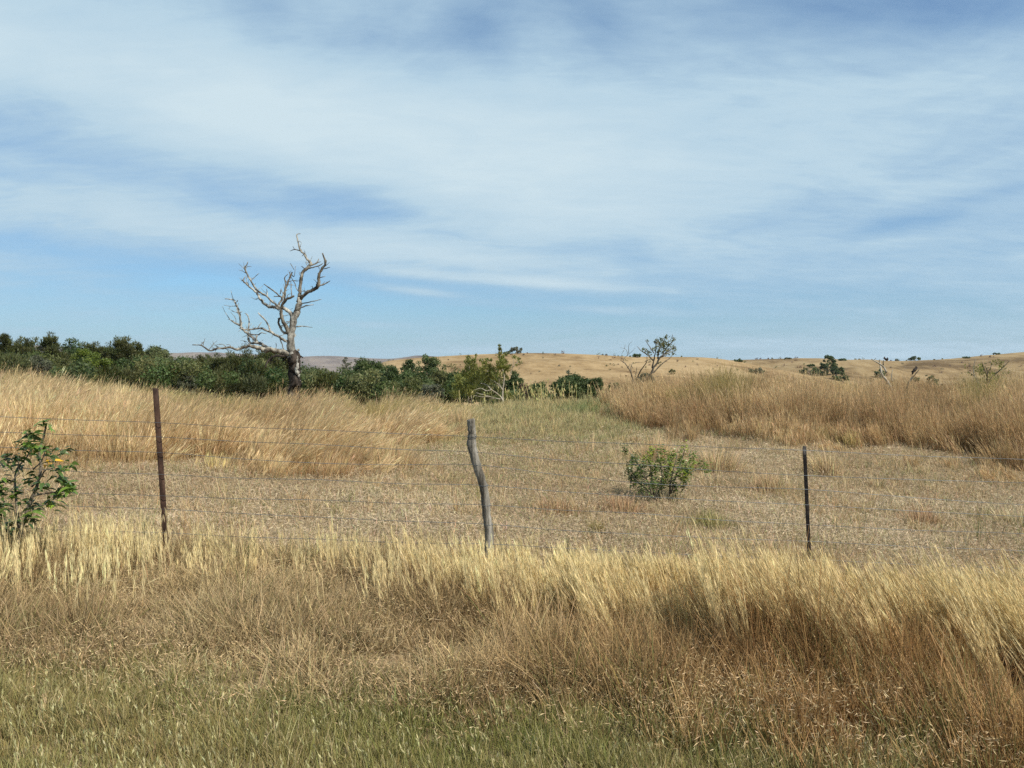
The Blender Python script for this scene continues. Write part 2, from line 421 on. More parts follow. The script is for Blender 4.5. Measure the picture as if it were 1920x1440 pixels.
# ---------------------------------------------------------------- tree belt
BELT = [
 # name, u, vtop, hw, ch, d, style, shape, n, label
 ('casuarina_tree', 8, 633, 24, 120, 66, 'casuarina', 'spire', 22, 'dark feathery tree cut by the left edge of the picture'),
 ('casuarina_tree', 46, 634, 24, 110, 72, 'casuarina', 'round', 20, 'thin topped feathery tree second from the left end of the belt'),
 ('casuarina_tree', 92, 633, 23, 105, 62, 'casuarina', 'spire', 26, 'tall dark feathery tree with a pointed top, left of the rounded crowns'),
 ('broadleaf_tree', 140, 641, 38, 90, 70, 'dark', 'round', 30, 'wide dark round crown behind the bright green tree'),
 ('broadleaf_tree', 163, 656, 36, 80, 60, 'bright', 'round', 34, 'brightest yellow green crown in the left half of the belt'),
 ('scrub_tree', 66, 666, 30, 70, 57, 'grey', 'round', 24, 'greyish pale leafed small tree below the pointed feathery tree'),
 ('casuarina_tree', 20, 668, 34, 90, 58, 'casuarina', 'round', 28, 'low dark feathery tree in front at the left end'),
 ('casuarina_tree', 118, 672, 26, 80, 58, 'olive', 'round', 24, 'dull olive crown squeezed between grey scrub and bright green crown'),
 ('casuarina_tree', 190, 641, 28, 100, 68, 'casuarina', 'round', 24, 'dark crown just right of the bright green tree, flat topped'),
 ('casuarina_tree', 226, 641, 28, 110, 63, 'casuarina', 'spire', 30, 'large dark feathery tree left of the pale dome'),
 ('casuarina_tree', 254, 648, 20, 90, 66, 'casuarina', 'spire', 22, 'narrow dark tree touching the left side of the pale dome'),
 ('broadleaf_tree', 292, 643, 29, 70, 74, 'pale', 'dome', 34, 'pale grey green domed crown standing above the belt'),
 ('broadleaf_tree', 285, 666, 36, 80, 60, 'olive', 'round', 32, 'round olive crown in front of the pale dome'),
 ('broadleaf_tree', 350, 659, 30, 80, 68, 'mid', 'dome', 34, 'dark green crown with lighter top right of the pale dome'),
 ('scrub_tree', 330, 690, 26, 60, 58, 'mid', 'round', 22, 'low green crown beneath the lighter topped dark crown'),
 ('scrub_tree', 352, 697, 14, 46, 56, 'grey', 'round', 16, 'small pale grey shrub halfway between rusty post and dead tree'),
 ('casuarina_tree', 385, 668, 20, 90, 64, 'casuarina', 'round', 24, 'dark feathery tree just left of the dead tree\'s longest limb tip'),
 ('casuarina_tree', 410, 672, 24, 90, 60, 'casuarina', 'spire', 26, 'dark tree below the tip of the dead tree\'s lowest limb'),
 ('casuarina_tree', 450, 657, 30, 120, 58, 'casuarina', 'round', 38, 'tallest dark tree directly behind the dead tree\'s low limb'),
 ('casuarina_tree', 500, 660, 32, 115, 60, 'casuarina', 'round', 36, 'dark tree close behind the dead trunk on its left'),
 ('casuarina_tree', 533, 664, 20, 100, 66, 'casuarina', 'spire', 24, 'narrow dark tree half hidden by the dead trunk'),
 ('broadleaf_tree', 588, 682, 30, 70, 74, 'mid', 'dome', 34, 'round green crown just right of the dead trunk'),
 ('scrub_tree', 570, 712, 28, 60, 58, 'mid', 'round', 26, 'low green crown at the right foot of the dead tree'),
 ('broadleaf_tree', 628, 692, 30, 70, 70, 'mid', 'round', 30, 'soft green crown between dead tree and big dark crown'),
 ('gum_tree', 646, 668, 10, 70, 110, 'grey', 'spire', 10, 'thin hazy treetop, left one of two above the green crowns'),
 ('gum_tree', 662, 668, 11, 70, 112, 'grey', 'round', 10, 'thin hazy treetop, right one of two above the green crowns'),
 ('broadleaf_tree', 690, 677, 36, 90, 62, 'dark', 'round', 40, 'big dark crown at the left foot of the golden hill'),
 ('broadleaf_tree', 662, 704, 30, 70, 60, 'dark', 'round', 28, 'low dark crown in front left of the big dark crown'),
 ('broadleaf_tree', 733, 690, 20, 80, 60, 'dark', 'round', 24, 'dark crown stepping down right of the big dark crown'),
 ('broadleaf_tree', 768, 674, 15, 90, 66, 'dark', 'spire', 18, 'dark round headed treetop standing alone against the golden hill'),
 ('gum_tree', 803, 668, 22, 80, 68, 'mid', 'round', 20, 'treetop poking highest into the golden hill left of the spiky wattle'),
 ('broadleaf_tree', 780, 694, 26, 80, 62, 'dark', 'round', 30, 'dark crown below the lone round headed treetop'),
 ('broadleaf_tree', 835, 686, 28, 90, 64, 'olive', 'round', 30, 'dull green crown touching the left side of the spiky wattle'),
 ('scrub_tree', 808, 716, 22, 50, 56, 'grey', 'round', 24, 'small grey green bush in front of the dark crowns near belt centre'),
 ('scrub_tree', 745, 716, 26, 60, 57, 'dark', 'round', 26, 'low dark bush under the stepping down crown'),
 ('broadleaf_tree', 962, 702, 20, 70, 48, 'dark', 'round', 26, 'dark round crown behind the right side of the wattle'),
 ('dead_shrub', 985, 712, 13, 60, 46, 'brown', 'round', 18, 'brown leafless shrub between two green bushes'),
 ('scrub_tree', 1010, 711, 20, 50, 45, 'mid', 'dome', 24, 'low flat green bush right of the brown shrub'),
 ('round_bush', 1078, 697, 44, 60, 42, 'dark', 'dome', 60, 'large round dark green bush on its own before the golden hill'),
 ('round_bush', 1118, 712, 20, 44, 41, 'dark', 'round', 24, 'smaller dark bush joined to the right of the large round bush'),
 ('gum_tree', 1067, 685, 9, 40, 60, 'grey', 'spire', 8, 'grey wispy treetop sticking up behind the large round bush'),
 ('scrub_tree', 1152, 722, 17, 40, 36, 'mid', 'round', 18, 'small green bush left of the bare sapling\'s foot'),
 ('round_bush', 1208, 694, 20, 56, 34, 'grey', 'dome', 36, 'grey green bush directly behind the sapling\'s trunk'),
]
for (nm, u, vt, hw, ch, d, st, shp, n, lab) in BELT:
    tree(nm, u, vt, hw * (1.18 if u < 900 else 1.05), ch, d, st, lab, shape=shp, n=n, cover=.22 if st == 'brown' else (.45 if nm == 'gum_tree' else .8), cat='bush' if ('bush' in nm or 'shrub' in nm) else 'tree',
         group='trees of the gully belt', bark=M_PALEBARK if nm in ('gum_tree',) else M_BARK)

def undergrowth():
    r = np.random.default_rng(77)
    cl = []
    sty = []
    for i in range(430):
        u = r.uniform(-350, 1180)
        d = r.uniform(50, 80) if u < 900 else r.uniform(42, 60)
        vt = np.interp(u, [-350, 0, 300, 540, 600, 900, 1000, 1150], [648, 650, 664, 670, 686, 690, 724, 735]) + r.uniform(0, 30)
        rad = r.uniform(14, 26) / F * d
        cl.append((np.array([X(u, d), d, Z(vt, d) - rad]), rad, int(1000 * rad * rad)))
    # lower mass down to the gully floor
    for i in range(160):
        u = r.uniform(-350, 1180); d = r.uniform(52, 62)
        rad = r.uniform(1.0, 1.7)
        cl.append((np.array([X(u, d), d, r.uniform(-5, -1.5)]), rad, int(600 * rad * rad)))
    V, Fc, C = [], [], []; n0 = 0
    for k, s in enumerate(('casuarina', 'dark', 'mid', 'olive')):
        v, f, c = leaves_for(cl[k::4], s, 0.17, r)
        V.append(v); Fc.append(f + n0); C.append(c); n0 += len(v)
    o = mesh_obj('undergrowth', np.vstack(V), np.vstack(Fc), M_LEAF, col=np.vstack(C))
    tag(o, 'dense mixed scrub filling the gully between the trees', 'undergrowth', kind='stuff')
undergrowth()

# trees on the hills
HT = [ # hill, u, vbase, hw, ch, style, label
 (HILL_A, 1194, 670, 11, 8, 'dark', 'dome', 'small dark dome shaped tree on the skyline behind the bare sapling'),
 (HILL_A, 1383, 679, 10, 6, 'dark', 'dome', 'tiny flat dark tree on the skyline where the golden hill starts to fall'),
 (HILL_A, 968, 663, 13, 16, 'grey', 'round', 'ragged open tree on the skyline just right of the wattle spire'),
 (HILL_A, 951, 664, 8, 7, 'dark', 'dome', 'low dark bush on the skyline touching the ragged open tree'),
 (HILL_A, 1417, 702, 17, 15, 'grey', 'dome', 'pale grey bush at the foot of the falling golden ridge'),
 (HILL_A, 1260, 703, 6, 8, 'mid', 'round', 'tiny green bush on the golden slope right of the sapling'),
 (HILL_B, 1519, 705, 22, 20, 'dark', 'dome', 'broad low dark tree, left side of the big hillside cluster'),
 (HILL_B, 1521, 690, 8, 9, 'dark', 'dome', 'small dark tree behind the left side of the hillside cluster'),
 (HILL_B, 1551, 704, 19, 32, 'dark', 'round', 'tallest dark tree of the hillside cluster'),
 (HILL_B, 1572, 714, 18, 24, 'dark', 'round', 'dark tree at the lower right of the hillside cluster'),
 (HILL_B, 1478, 673, 7, 3, 'dark', 'dome', 'flat dark bush on the skyline left of the hillside cluster'),
 (HILL_B, 1579, 676, 9, 5, 'dark', 'dome', 'flat dark tree on the skyline right above the hillside cluster'),
 (HILL_B, 1650, 707, 10, 14, 'mid', 'round', 'round dark bush behind the pale dead stump'),
 (HILL_B, 1716, 676, 11, 9, 'dark', 'dome', 'umbrella shaped dark tree alone on the brown hill\'s skyline'),
 (HILL_B, 1681, 677, 3, 4, 'grey', 'round', 'speck of a tree on the skyline left of the umbrella shaped one'),
 (HILL_B, 1717, 716, 11, 9, 'mid', 'dome', 'dark bush on the slope just right of the leaning dead branch'),
 (HILL_B, 1748, 721, 11, 14, 'mid', 'round', 'round green bush on the slope, higher of two near the tall grass'),
 (HILL_B, 1760, 737, 12, 15, 'mid', 'round', 'round green bush half sunk behind the tall brown grass'),
 (HILL_B, 1728, 735, 14, 13, 'grey', 'dome', 'pale bush half sunk behind the tall brown grass'),
 (HILL_B, 1812, 672, 7, 4, 'dark', 'dome', 'small dark dome on the skyline between umbrella tree and right edge'),
 (HILL_B, 1868, 664, 7, 3, 'dark', 'dome', 'flat dark bush highest on the rising skyline at the right'),
 (HILL_B, 1905, 722, 12, 10, 'mid', 'dome', 'dull green bush by the right edge above the grass'),
]
for (hill, u, vb, hw, ch, st, shp, lab) in HT:
    p = hill(u, vb)
    d = float(p[1])
    vg = V0 + (ZC - p[2]) / d * F
    tree('hill_tree', u, vg - ch, hw, ch * 1.25, d, st, lab, leaf=0.0020 * d, shape=shp, n=12, cover=.8, group='trees on the dry hills', ground=float(p[2]))

def hill_tufts():
    r = np.random.default_rng(91)
    V, Fc, C = [], [], []; n0 = 0
    for hill, spots in ((HILL_A, [(r.uniform(900, 1180), r.uniform(661, 666)) for _ in range(16)] + [(r.uniform(720, 1420), r.uniform(664, 735)) for _ in range(120)]),
                        (HILL_B, [(r.uniform(1400, 1960), r.uniform(664, 735)) for _ in range(110)])):
        for (u, v) in spots:
            p = hill(u, v); d = p[1]; rad = r.uniform(.18, .55) * d / 240
            big = r.random() < .12
            st = r.choice(['brown', 'olive', 'grey', 'brown'])
            v_, f_, c_ = leaves_for([(p + np.array([0, 0, rad * .4]), rad * (1.7 if big else 1), 26 if big else 14)], st, .0016 * d, r, shell=.2)
            V.append(v_); Fc.append(f_ + n0); C.append(c_); n0 += len(v_)
    o = mesh_obj('hill_scrub', np.vstack(V), np.vstack(Fc), M_LEAF, col=np.vstack(C))
    tag(o, 'tiny scattered dry tufts and weeds speckling the tan hillsides', 'scrub', kind='stuff')
hill_tufts()

# ------------------------------------------------------------------ traced trees
def dead_tree():
    D = 26.0
    sx = lambda a: 360 + a / 4.0
    sy = lambda b: 410 + b / 4.0
    base = (X(sx(758), D), D, float(H(X(sx(758), D), D)))
    t = empty('dead_tree', base, 'bleached leafless dead tree with a charred trunk, standing at the edge of the golden grass', 'tree')
    k = D / F / 4.0
    known = []                         # (X, Y, dy)
    def path(pts, drift, seed):
        r = np.random.default_rng(seed)
        x0, y0 = pts[0][0], pts[0][1]
        dy = 0.0
        if known:
            a = np.array(known); j = int(np.argmin((a[:, 0] - x0) ** 2 + (a[:, 1] - y0) ** 2)); dy = a[j, 2]
        P, Rd = [], []; acc = 0
        for i, (a, b, rad) in enumerate(pts):
            if i: acc += math.hypot(a - pts[i - 1][0], b - pts[i - 1][1])
            yy = dy + drift * acc * k + (r.normal(0, .03) if i else 0)
            known.append((a, b, yy))
            P.append((X(sx(a), D) , D + yy, Z(sy(b), D))); Rd.append(rad * k * (.88 if rad < 17 else 1))
        return P, Rd
    def branch(name, mat, seed, *ps):
        b = Bag()
        for q, (drift, pts) in enumerate(ps):
            P, Rd = path(pts, drift, seed * 31 + q)
            b.tube(P, Rd, ns=9 if max(Rd) > .04 else 6, seed=seed * 17 + q, rough=.17)
            if len(P) > 5 and seed > 2:
                rt = np.random.default_rng(seed * 101 + q)
                PA = np.array(P)
                for w in range(int(len(P) * 1.1)):
                    i = rt.integers(2, len(P) - 1); f = rt.random()
                    s0 = PA[i - 1] * (1 - f) + PA[i] * f
                    dr = PA[i] - PA[i - 1]; dr = dr / (np.linalg.norm(dr) + 1e-9)
                    d2 = dr * .4 + rt.normal(0, .7, 3) * np.array([1, .8, .8]) + np.array([0, 0, .35]); d2 /= np.linalg.norm(d2)
                    L = rt.uniform(.10, .42) * (1 if Rd[i] > .02 else .6)
                    kn = s0 + d2 * L * .5 + rt.normal(0, .03, 3)
                    e = s0 + d2 * L + rt.normal(0, .05, 3)
                    b.tube([s0, kn, e], [min(.016, Rd[i] * .5), .009, .005], ns=5, seed=w, rough=.15)
                    if L > .25: b.tube([kn, kn + (d2 + rt.normal(0, .6, 3)) * L * .35], [.008, .004], ns=4, seed=w, rough=.1)
        return b.obj(name, mat, t, base)
    tk = branch('trunk', M_CHAR, 1,
        (0, [(756, 1430, 50), (758, 1340, 45), (762, 1250, 42), (767, 1150, 42), (768, 1060, 43), (766, 1015, 38)]),
        (0, [(795, 1040, 11), (812, 1034, 8), (834, 1040, 4)]))
    tag(tk, 'charred dark lower trunk')
    b = Bag()
    P, Rd = path([(798, 1030, 8), (798, 1090, 11), (796, 1140, 13), (806, 1175, 11), (800, 1205, 8), (822, 1216, 4)], 0, 5)
    P = [(a, y - 0.10, z) for a, y, z in P]
    b.tube(P, Rd, ns=7, seed=4, rough=.3)
    strip = b.obj('bark_strip', M_DEADWOOD, tk, base)
    branch('upper_trunk', M_DEADWOOD, 2,
        (0, [(760, 1040, 34), (752, 990, 27), (744, 900, 26), (760, 800, 25), (788, 700, 23), (806, 640, 20), (806, 590, 17)]),
        (0.2, [(768, 1005, 15), (800, 980, 8)]),
        (.3, [(818, 640, 6), (880, 625, 4.5), (930, 612, 3.5), (967, 603, 2.2)]), (-.3, [(825, 666, 6), (870, 655, 4.5), (925, 649, 2.5)]),
        (.2, [(785, 810, 6), (840, 807, 4), (902, 816, 2)]))
    branch('branch', M_DARKBARK, 3,
        (.25, [(806, 600, 15), (808, 500, 13), (814, 420, 13), (845, 365, 13), (875, 330, 11), (850, 300, 9), (820, 255, 8), (785, 215, 7), (765, 160, 6), (750, 100, 5), (776, 88, 2)]),
        (.6, [(872, 342, 7), (910, 318, 6), (922, 285, 3.5)]), (.2, [(910, 318, 4), (942, 308, 2.5)]), (-.6, [(850, 372, 6), (900, 362, 5), (945, 354, 4.5), (990, 339, 2.5)]),
        (0, [(945, 356, 3), (951, 372, 2)]), (.3, [(835, 375, 4), (804, 347, 3)]), (.5, [(790, 230, 5), (740, 212, 4), (694, 222, 2.5)]), (0, [(737, 211, 3), (725, 190, 2)]), (0, [(825, 260, 3), (829, 235, 2)]),
        (.2, [(806, 550, 5), (780, 520, 4), (768, 488, 3.5), (745, 450, 3), (722, 400, 2)]))
    branch('branch', M_DARKBARK, 4,
        (-.35, [(806, 610, 15), (850, 572, 14), (920, 540, 14), (965, 512, 15), (975, 450, 12), (995, 400, 10), (1032, 350, 9), (1018, 283, 5)]),
        (.3, [(960, 522, 7), (1010, 500, 6), (1052, 474, 3)]), (-.3, [(1000, 395, 4), (1064, 381, 2.5)]), (.3, [(980, 455, 4), (1024, 445, 2.5)]), (0, [(972, 430, 4), (970, 420, 3)]))
    branch('branch', M_DEADWOOD, 5,
        (.35, [(768, 745, 17), (730, 700, 15), (690, 672, 14), (620, 660, 13), (560, 655, 12), (510, 630, 11), (480, 590, 10), (450, 550, 9), (400, 510, 8), (355, 475, 7), (325, 447, 6), (331, 412, 3)]),
        (0, [(328, 449, 4), (308, 445, 3)]),
        (-.4, [(650, 668, 10), (600, 625, 8.5), (560, 580, 8), (510, 550, 8), (480, 520, 8), (465, 475, 7), (440, 420, 7), (430, 380, 7), (445, 362, 5), (456, 338, 3)]),
        (.2, [(565, 590, 4), (560, 550, 3), (556, 530, 2)]), (0, [(560, 650, 5), (566, 610, 3)]))
    branch('branch', M_DARKBARK, 6,
        (.4, [(628, 655, 10), (650, 600, 9), (665, 540, 9), (675, 480, 9), (695, 420, 8), (704, 380, 6)]),
        (.2, [(700, 400, 4), (718, 410, 3), (720, 330, 1.8)]), (0, [(718, 360, 2.5), (688, 312, 2.5)]), (.3, [(672, 462, 4), (647, 430, 3)]), (-.4, [(655, 590, 6), (610, 545, 6), (575, 520, 5), (536, 490, 3.5)]),
        (0, [(645, 578, 4), (590, 575, 3)]), (0, [(640, 560, 4), (650, 518, 3)]))
    branch('branch', M_DARKBARK, 7,
        (-.3, [(738, 870, 18), (705, 780, 14), (690, 700, 12), (708, 650, 11), (740, 615, 10), (795, 590, 8)]),
        (.2, [(715, 640, 6), (710, 590, 4), (692, 540, 3)]), (-.3, [(722, 630, 6), (735, 560, 6), (741, 500, 5), (735, 460, 4), (757, 433, 2.5)]), (.3, [(780, 597, 5), (770, 545, 4), (765, 500, 3), (760, 470, 2)]),
        (.1, [(720, 778, 4), (752, 776, 3)]))
    branch('branch', M_DEADWOOD, 8,
        (-.2, [(725, 865, 11), (690, 850, 10), (668, 815, 9), (660, 780, 8), (678, 745, 8), (690, 715, 7)]), (0, [(690, 690, 7), (650, 672, 8)]))
    branch('branch', M_DEADWOOD, 9,
        (-.45, [(735, 935, 13), (670, 890, 10), (620, 855, 9), (570, 832, 8), (530, 830, 7), (480, 840, 6), (430, 836, 5), (413, 828, 3)]), (.2, [(530, 830, 4), (556, 782, 2.5)]),
        (.4, [(615, 850, 8), (590, 795, 7), (550, 750, 7), (503, 708, 5)]), (.2, [(672, 895, 5), (688, 960, 5), (704, 1005, 5)]))
    branch('branch', M_DARKBARK, 10,
        (-.25, [(752, 1030, 26), (690, 1002, 21), (620, 985, 19), (560, 985, 17), (510, 970, 16), (470, 957, 14), (430, 962, 11), (375, 985, 10), (330, 966, 9), (290, 975, 8), (240, 980, 7), (195, 995, 7), (160, 970, 6), (130, 955, 5), (78, 953, 3)]),
        (.2, [(130, 955, 4), (149, 928, 2)]), (.1, [(255, 978, 4), (232, 965, 2)]), (0, [(390, 980, 5), (412, 965, 3)]))
    branch('branch', M_DEADWOOD, 11,
        (.4, [(600, 985, 13), (540, 948, 11), (480, 930, 11), (440, 932, 9), (410, 910, 6), (402, 860, 4), (400, 825, 3)]),
        (.2, [(492, 935, 12), (460, 900, 12), (420, 870, 11), (380, 840, 10), (345, 800, 9), (300, 775, 6), (265, 755, 4), (230, 710, 2.5), (198, 652, 1.8)]),
        (-.2, [(347, 800, 9), (345, 730, 8), (335, 680, 8), (320, 630, 7), (300, 605, 6), (248, 602, 3.5)]), (0, [(300, 603, 3), (285, 535, 1.8)]), (.2, [(340, 700, 4), (362, 696, 3)]),
        (.3, [(395, 835, 6), (392, 760, 6), (380, 715, 5), (358, 700, 3)]), (.3, [(432, 840, 4), (425, 780, 4), (405, 740, 4), (385, 690, 3), (388, 643, 2)]),
        (-.3, [(430, 868, 6), (490, 872, 6), (520, 855, 4), (562, 863, 2.5)]), (0, [(478, 918, 7), (490, 872, 6)]))
    branch('branch', M_CHAR, 12,
        (-.5, [(720, 1035, 11), (650, 1026, 9), (610, 1045, 8), (590, 1080, 7), (581, 1118, 4)]), (.1, [(612, 1046, 5), (600, 1088, 3)]), (.2, [(712, 1040, 8), (680, 1066, 5)]))
dead_tree()

def sapling():
    D = 26.0
    sx = lambda a: 1140 + a / 10.29
    sy = lambda b: 600 + b / 10.29
    x0 = X(sx(600), D); base = (x0, D, float(H(x0, D)))
    t = empty('sapling', base, 'thin many stemmed sapling with sparse leaves on its right side, standing before the golden hill', 'tree')
    r = np.random.default_rng(5)
    k = D / F / 10.29
    def stems(paths, name, mat, s):
        b = Bag()
        for q, (w, pts) in enumerate(paths):
            dr = r.normal(0, .5); P = []; acc = 0
            for i, (a, c) in enumerate(pts):
                if i: acc += math.hypot(a - pts[i - 1][0], c - pts[i - 1][1]) * k
                P.append((X(sx(a), D), D + dr * acc * .7, Z(sy(c), D)))
            n = len(P); b.tube(P, [.8 * w * k * (1 - .7 * i / (n - 1)) for i in range(n)], ns=6, seed=s + q, rough=.1)
        return b.obj(name, mat, t, base)
    main = [(34, [(640, 1420), (690, 1170), (800, 1050), (850, 930), (910, 830), (960, 730), (1050, 650), (1130, 590), (1240, 520)]),
            (20, [(850, 930), (870, 800), (880, 700), (890, 600), (880, 420)]), (18, [(870, 780), (780, 690), (680, 620), (620, 580), (560, 510)]),
            (20, [(840, 990), (880, 1010), (990, 900), (1080, 820), (1200, 740), (1270, 660)]), (16, [(950, 740), (1080, 700), (1200, 630), (1330, 580)]),
            (16, [(960, 730), (1000, 560), (1070, 430), (1120, 300)]), (14, [(1050, 650), (1150, 500), (1250, 400), (1220, 280)]), (12, [(885, 640), (800, 520), (740, 440), (700, 390)]),
            (10, [(1000, 560), (960, 450), (975, 350)]), (9, [(1150, 500), (1180, 400), (1150, 330)]), (9, [(1130, 590), (1250, 500), (1300, 440)]), (9, [(780, 690), (760, 600), (700, 540)])]
    left = [(22, [(490, 1420), (470, 1260), (440, 1060), (370, 930), (290, 830), (205, 780)]), (18, [(525, 1400), (510, 1180), (480, 1080), (480, 930), (525, 820)]), (12, [(530, 1100), (545, 1000), (560, 900)]),
            (18, [(560, 1150), (600, 1000), (660, 900), (710, 800), (700, 700)]), (10, [(710, 800), (770, 775), (790, 760)]), (10, [(370, 930), (400, 890), (410, 860)]), (8, [(290, 830), (300, 760), (345, 700), (420, 640), (520, 540)]),
            (7, [(400, 650), (400, 480), (465, 415)]), (7, [(380, 690), (350, 580), (225, 525)]), (6, [(310, 580), (265, 660)]), (6, [(320, 560), (330, 470)]), (8, [(480, 930), (440, 870), (400, 850)]), (7, [(525, 820), (600, 815), (660, 820)])]
    stems(main, 'trunk', M_BARK, 10)
    stems(left, 'bare_stem', M_BARK, 60)
    cl = []
    for (a, b, rr, c) in [(1050, 430, 110, 70), (1000, 520, 100, 60), (1150, 480, 110, 44), (1230, 370, 60, 24), (1120, 330, 50, 22), (890, 430, 50, 22), (880, 560, 80, 26), (760, 600, 60, 14),
                          (1060, 600, 110, 36), (1250, 560, 70, 22), (690, 580, 60, 12), (780, 660, 60, 14), (1230, 640, 60, 14), (990, 830, 50, 8), (740, 410, 40, 8), (1180, 600, 90, 24), (970, 620, 70, 22), (980, 380, 40, 16)]:
        cl.append((np.array([X(sx(a), D), D + r.normal(0, .25), Z(sy(b), D)]) - base, rr * k, c))
    v, f, c = leaves_for(cl, 'olive', 0.066, r, 1.7, shell=.2)
    mesh_obj('crown', v, f, M_LEAF, t, col=c)
sapling()

def wattle():
    D = 31.0
    sx = lambda a: 840 + a / 9.0
    sy = lambda b: 620 + b / 9.0
    x0 = X(sx(900), D); base = (x0, D, float(H(x0, D)))
    t = empty('wattle_shrub', base, 'tall spiky yellow green shrub with a pointed spire and pale bare stems at its foot', 'bush')
    r = np.random.default_rng(8); k = D / F / 9.0
    cl = []
    for (a, b, rr, c) in [(870, 260, 22, 14), (875, 320, 34, 30), (885, 390, 42, 46), (900, 460, 60, 70), (890, 540, 80, 90), (940, 620, 100, 110), (850, 620, 80, 80), (960, 520, 60, 40), (1000, 640, 80, 60), (980, 400, 36, 22),
        (340, 450, 40, 46), (345, 520, 70, 90), (400, 590, 90, 110), (330, 640, 90, 110), (440, 500, 60, 50), (450, 680, 110, 150), (300, 740, 110, 160), (560, 500, 40, 24), (620, 550, 50, 34), (660, 490, 40, 22), (680, 590, 70, 70),
        (720, 500, 30, 18), (600, 650, 90, 110), (720, 680, 100, 130), (560, 760, 120, 170), (420, 820, 120, 180), (280, 880, 120, 180), (700, 800, 110, 130), (820, 740, 110, 120), (600, 880, 110, 130), (400, 960, 110, 140), (200, 800, 90, 110),
        (160, 920, 100, 130), (240, 1020, 110, 130), (120, 1060, 100, 110), (820, 860, 100, 80), (960, 780, 80, 60), (1050, 600, 40, 14), (1110, 450, 36, 16), (1180, 480, 40, 14), (1210, 540, 44, 16), (1150, 580, 30, 9), (480, 420, 24, 8), (370, 1050, 90, 80),
        (1000, 1080, 80, 80), (1060, 1130, 70, 60)]:
        cl.append((np.array([X(sx(a), D), D + r.normal(0, .35), Z(sy(b), D)]) - base, rr * k, c))
    v, f, c = leaves_for(cl, 'wattle', 0.085, r, 1.5, shell=.15)
    mesh_obj('crown', v, f, M_LEAF, t, col=c)
    b = Bag()
    for q, (w, dy, pts) in enumerate([(17, -.5, [(930, 1260), (920, 1150), (860, 1080), (740, 990), (650, 910), (560, 885)]), (15, -.2, [(925, 1200), (925, 1000), (940, 900), (945, 760), (900, 560), (870, 260)]), (10, -.5, [(740, 990), (660, 1010), (560, 970), (430, 1005)]),
        (10, -.5, [(880, 1150), (760, 1120), (620, 1080), (480, 1040)]), (9, -.4, [(700, 1110), (560, 1110), (430, 1080)]), (9, -.4, [(860, 960), (850, 900), (770, 850), (700, 820)]), (9, -.3, [(925, 1000), (870, 900), (860, 800)]), (8, -.3, [(920, 1150), (780, 1140), (600, 1170)]),
        (11, .2, [(400, 1250), (385, 1050), (390, 900), (350, 600), (340, 440)]), (9, .2, [(350, 1250), (330, 1080), (280, 900)]), (8, .1, [(700, 800), (640, 600), (560, 480)]), (6, .2, [(1040, 760), (1090, 620), (1115, 430)]), (6, .1, [(1090, 620), (1180, 520), (1210, 440)])]):
        P = [(X(sx(a), D), D + dy, Z(sy(c), D)) for a, c in pts]; n = len(P)
        b.tube(P, [w * k * (1 - .6 * i / (n - 1)) for i in range(n)], ns=6, seed=q, rough=.1)
    b.obj('stem', M_PALEBARK, t, base)
wattle()

def twig_shrub(name, label, stems_px, leaf_px, D, style, leaf, bark, seed, cat, dens=1.0):
    r = np.random.default_rng(seed)
    u0 = stems_px[0][1][0][0]
    x0 = X(u0, D); base = (x0, D, float(H(x0, D)))
    t = empty(name, base, label, cat)
    k = D / F
    b = Bag()
    for q, (w, pts) in enumerate(stems_px):
        dr = r.normal(0, .35); P = []; acc = 0
        for i, (a, c) in enumerate(pts):
            if i: acc += math.hypot(a - pts[i - 1][0], c - pts[i - 1][1]) * k
            P.append((X(a, D), D + dr * acc, Z(c, D)))
        n = len(P); b.tube(P, [w * k * (1 - .6 * i / (n - 1)) for i in range(n)], ns=6, seed=q, rough=.12)
    b.obj('stem', bark, t, base)
    if leaf_px:
        cl = [(np.array([X(a, D), D + r.normal(0, rr * k * .6), Z(c, D)]) - base, rr * k, n) for a, c, rr, n in leaf_px]
        v, f, c = leaves_for(cl, style, leaf, r, dens, shell=.2)
        mesh_obj('crown', v, f, M_LEAF, t, col=c)
    return t

twig_shrub('wispy_shrub', 'wispy olive shrub rising out of the tall brown grass near the right edge', 
    [(1.6, [(1848, 760), (1850, 720), (1852, 695), (1868, 672)]), (1.2, [(1850, 722), (1838, 700), (1826, 688)]), (1.2, [(1852, 720), (1866, 702), (1882, 692)]), (1, [(1850, 705), (1843, 690), (1838, 678)]), (1, [(1846, 735), (1826, 708), (1808, 695)]), (.9, [(1852, 700), (1858, 685), (1855, 676)]), (.9, [(1866, 702), (1876, 685), (1880, 677)])],
    [(1866, 680, 9, 44), (1876, 690, 8, 36), (1852, 690, 10, 50), (1842, 698, 10, 50), (1858, 703, 11, 60), (1834, 694, 7, 22), (1826, 690, 5, 10), (1810, 690, 4, 7), (1808, 684, 3, 4), (1880, 680, 6, 14), (1840, 682, 5, 12), (1850, 715, 12, 60), (1868, 710, 9, 40), (1886, 700, 6, 12), (1822, 700, 6, 12)],
    25.0, 'wattle', 0.06, M_BARK, 3, 'bush')
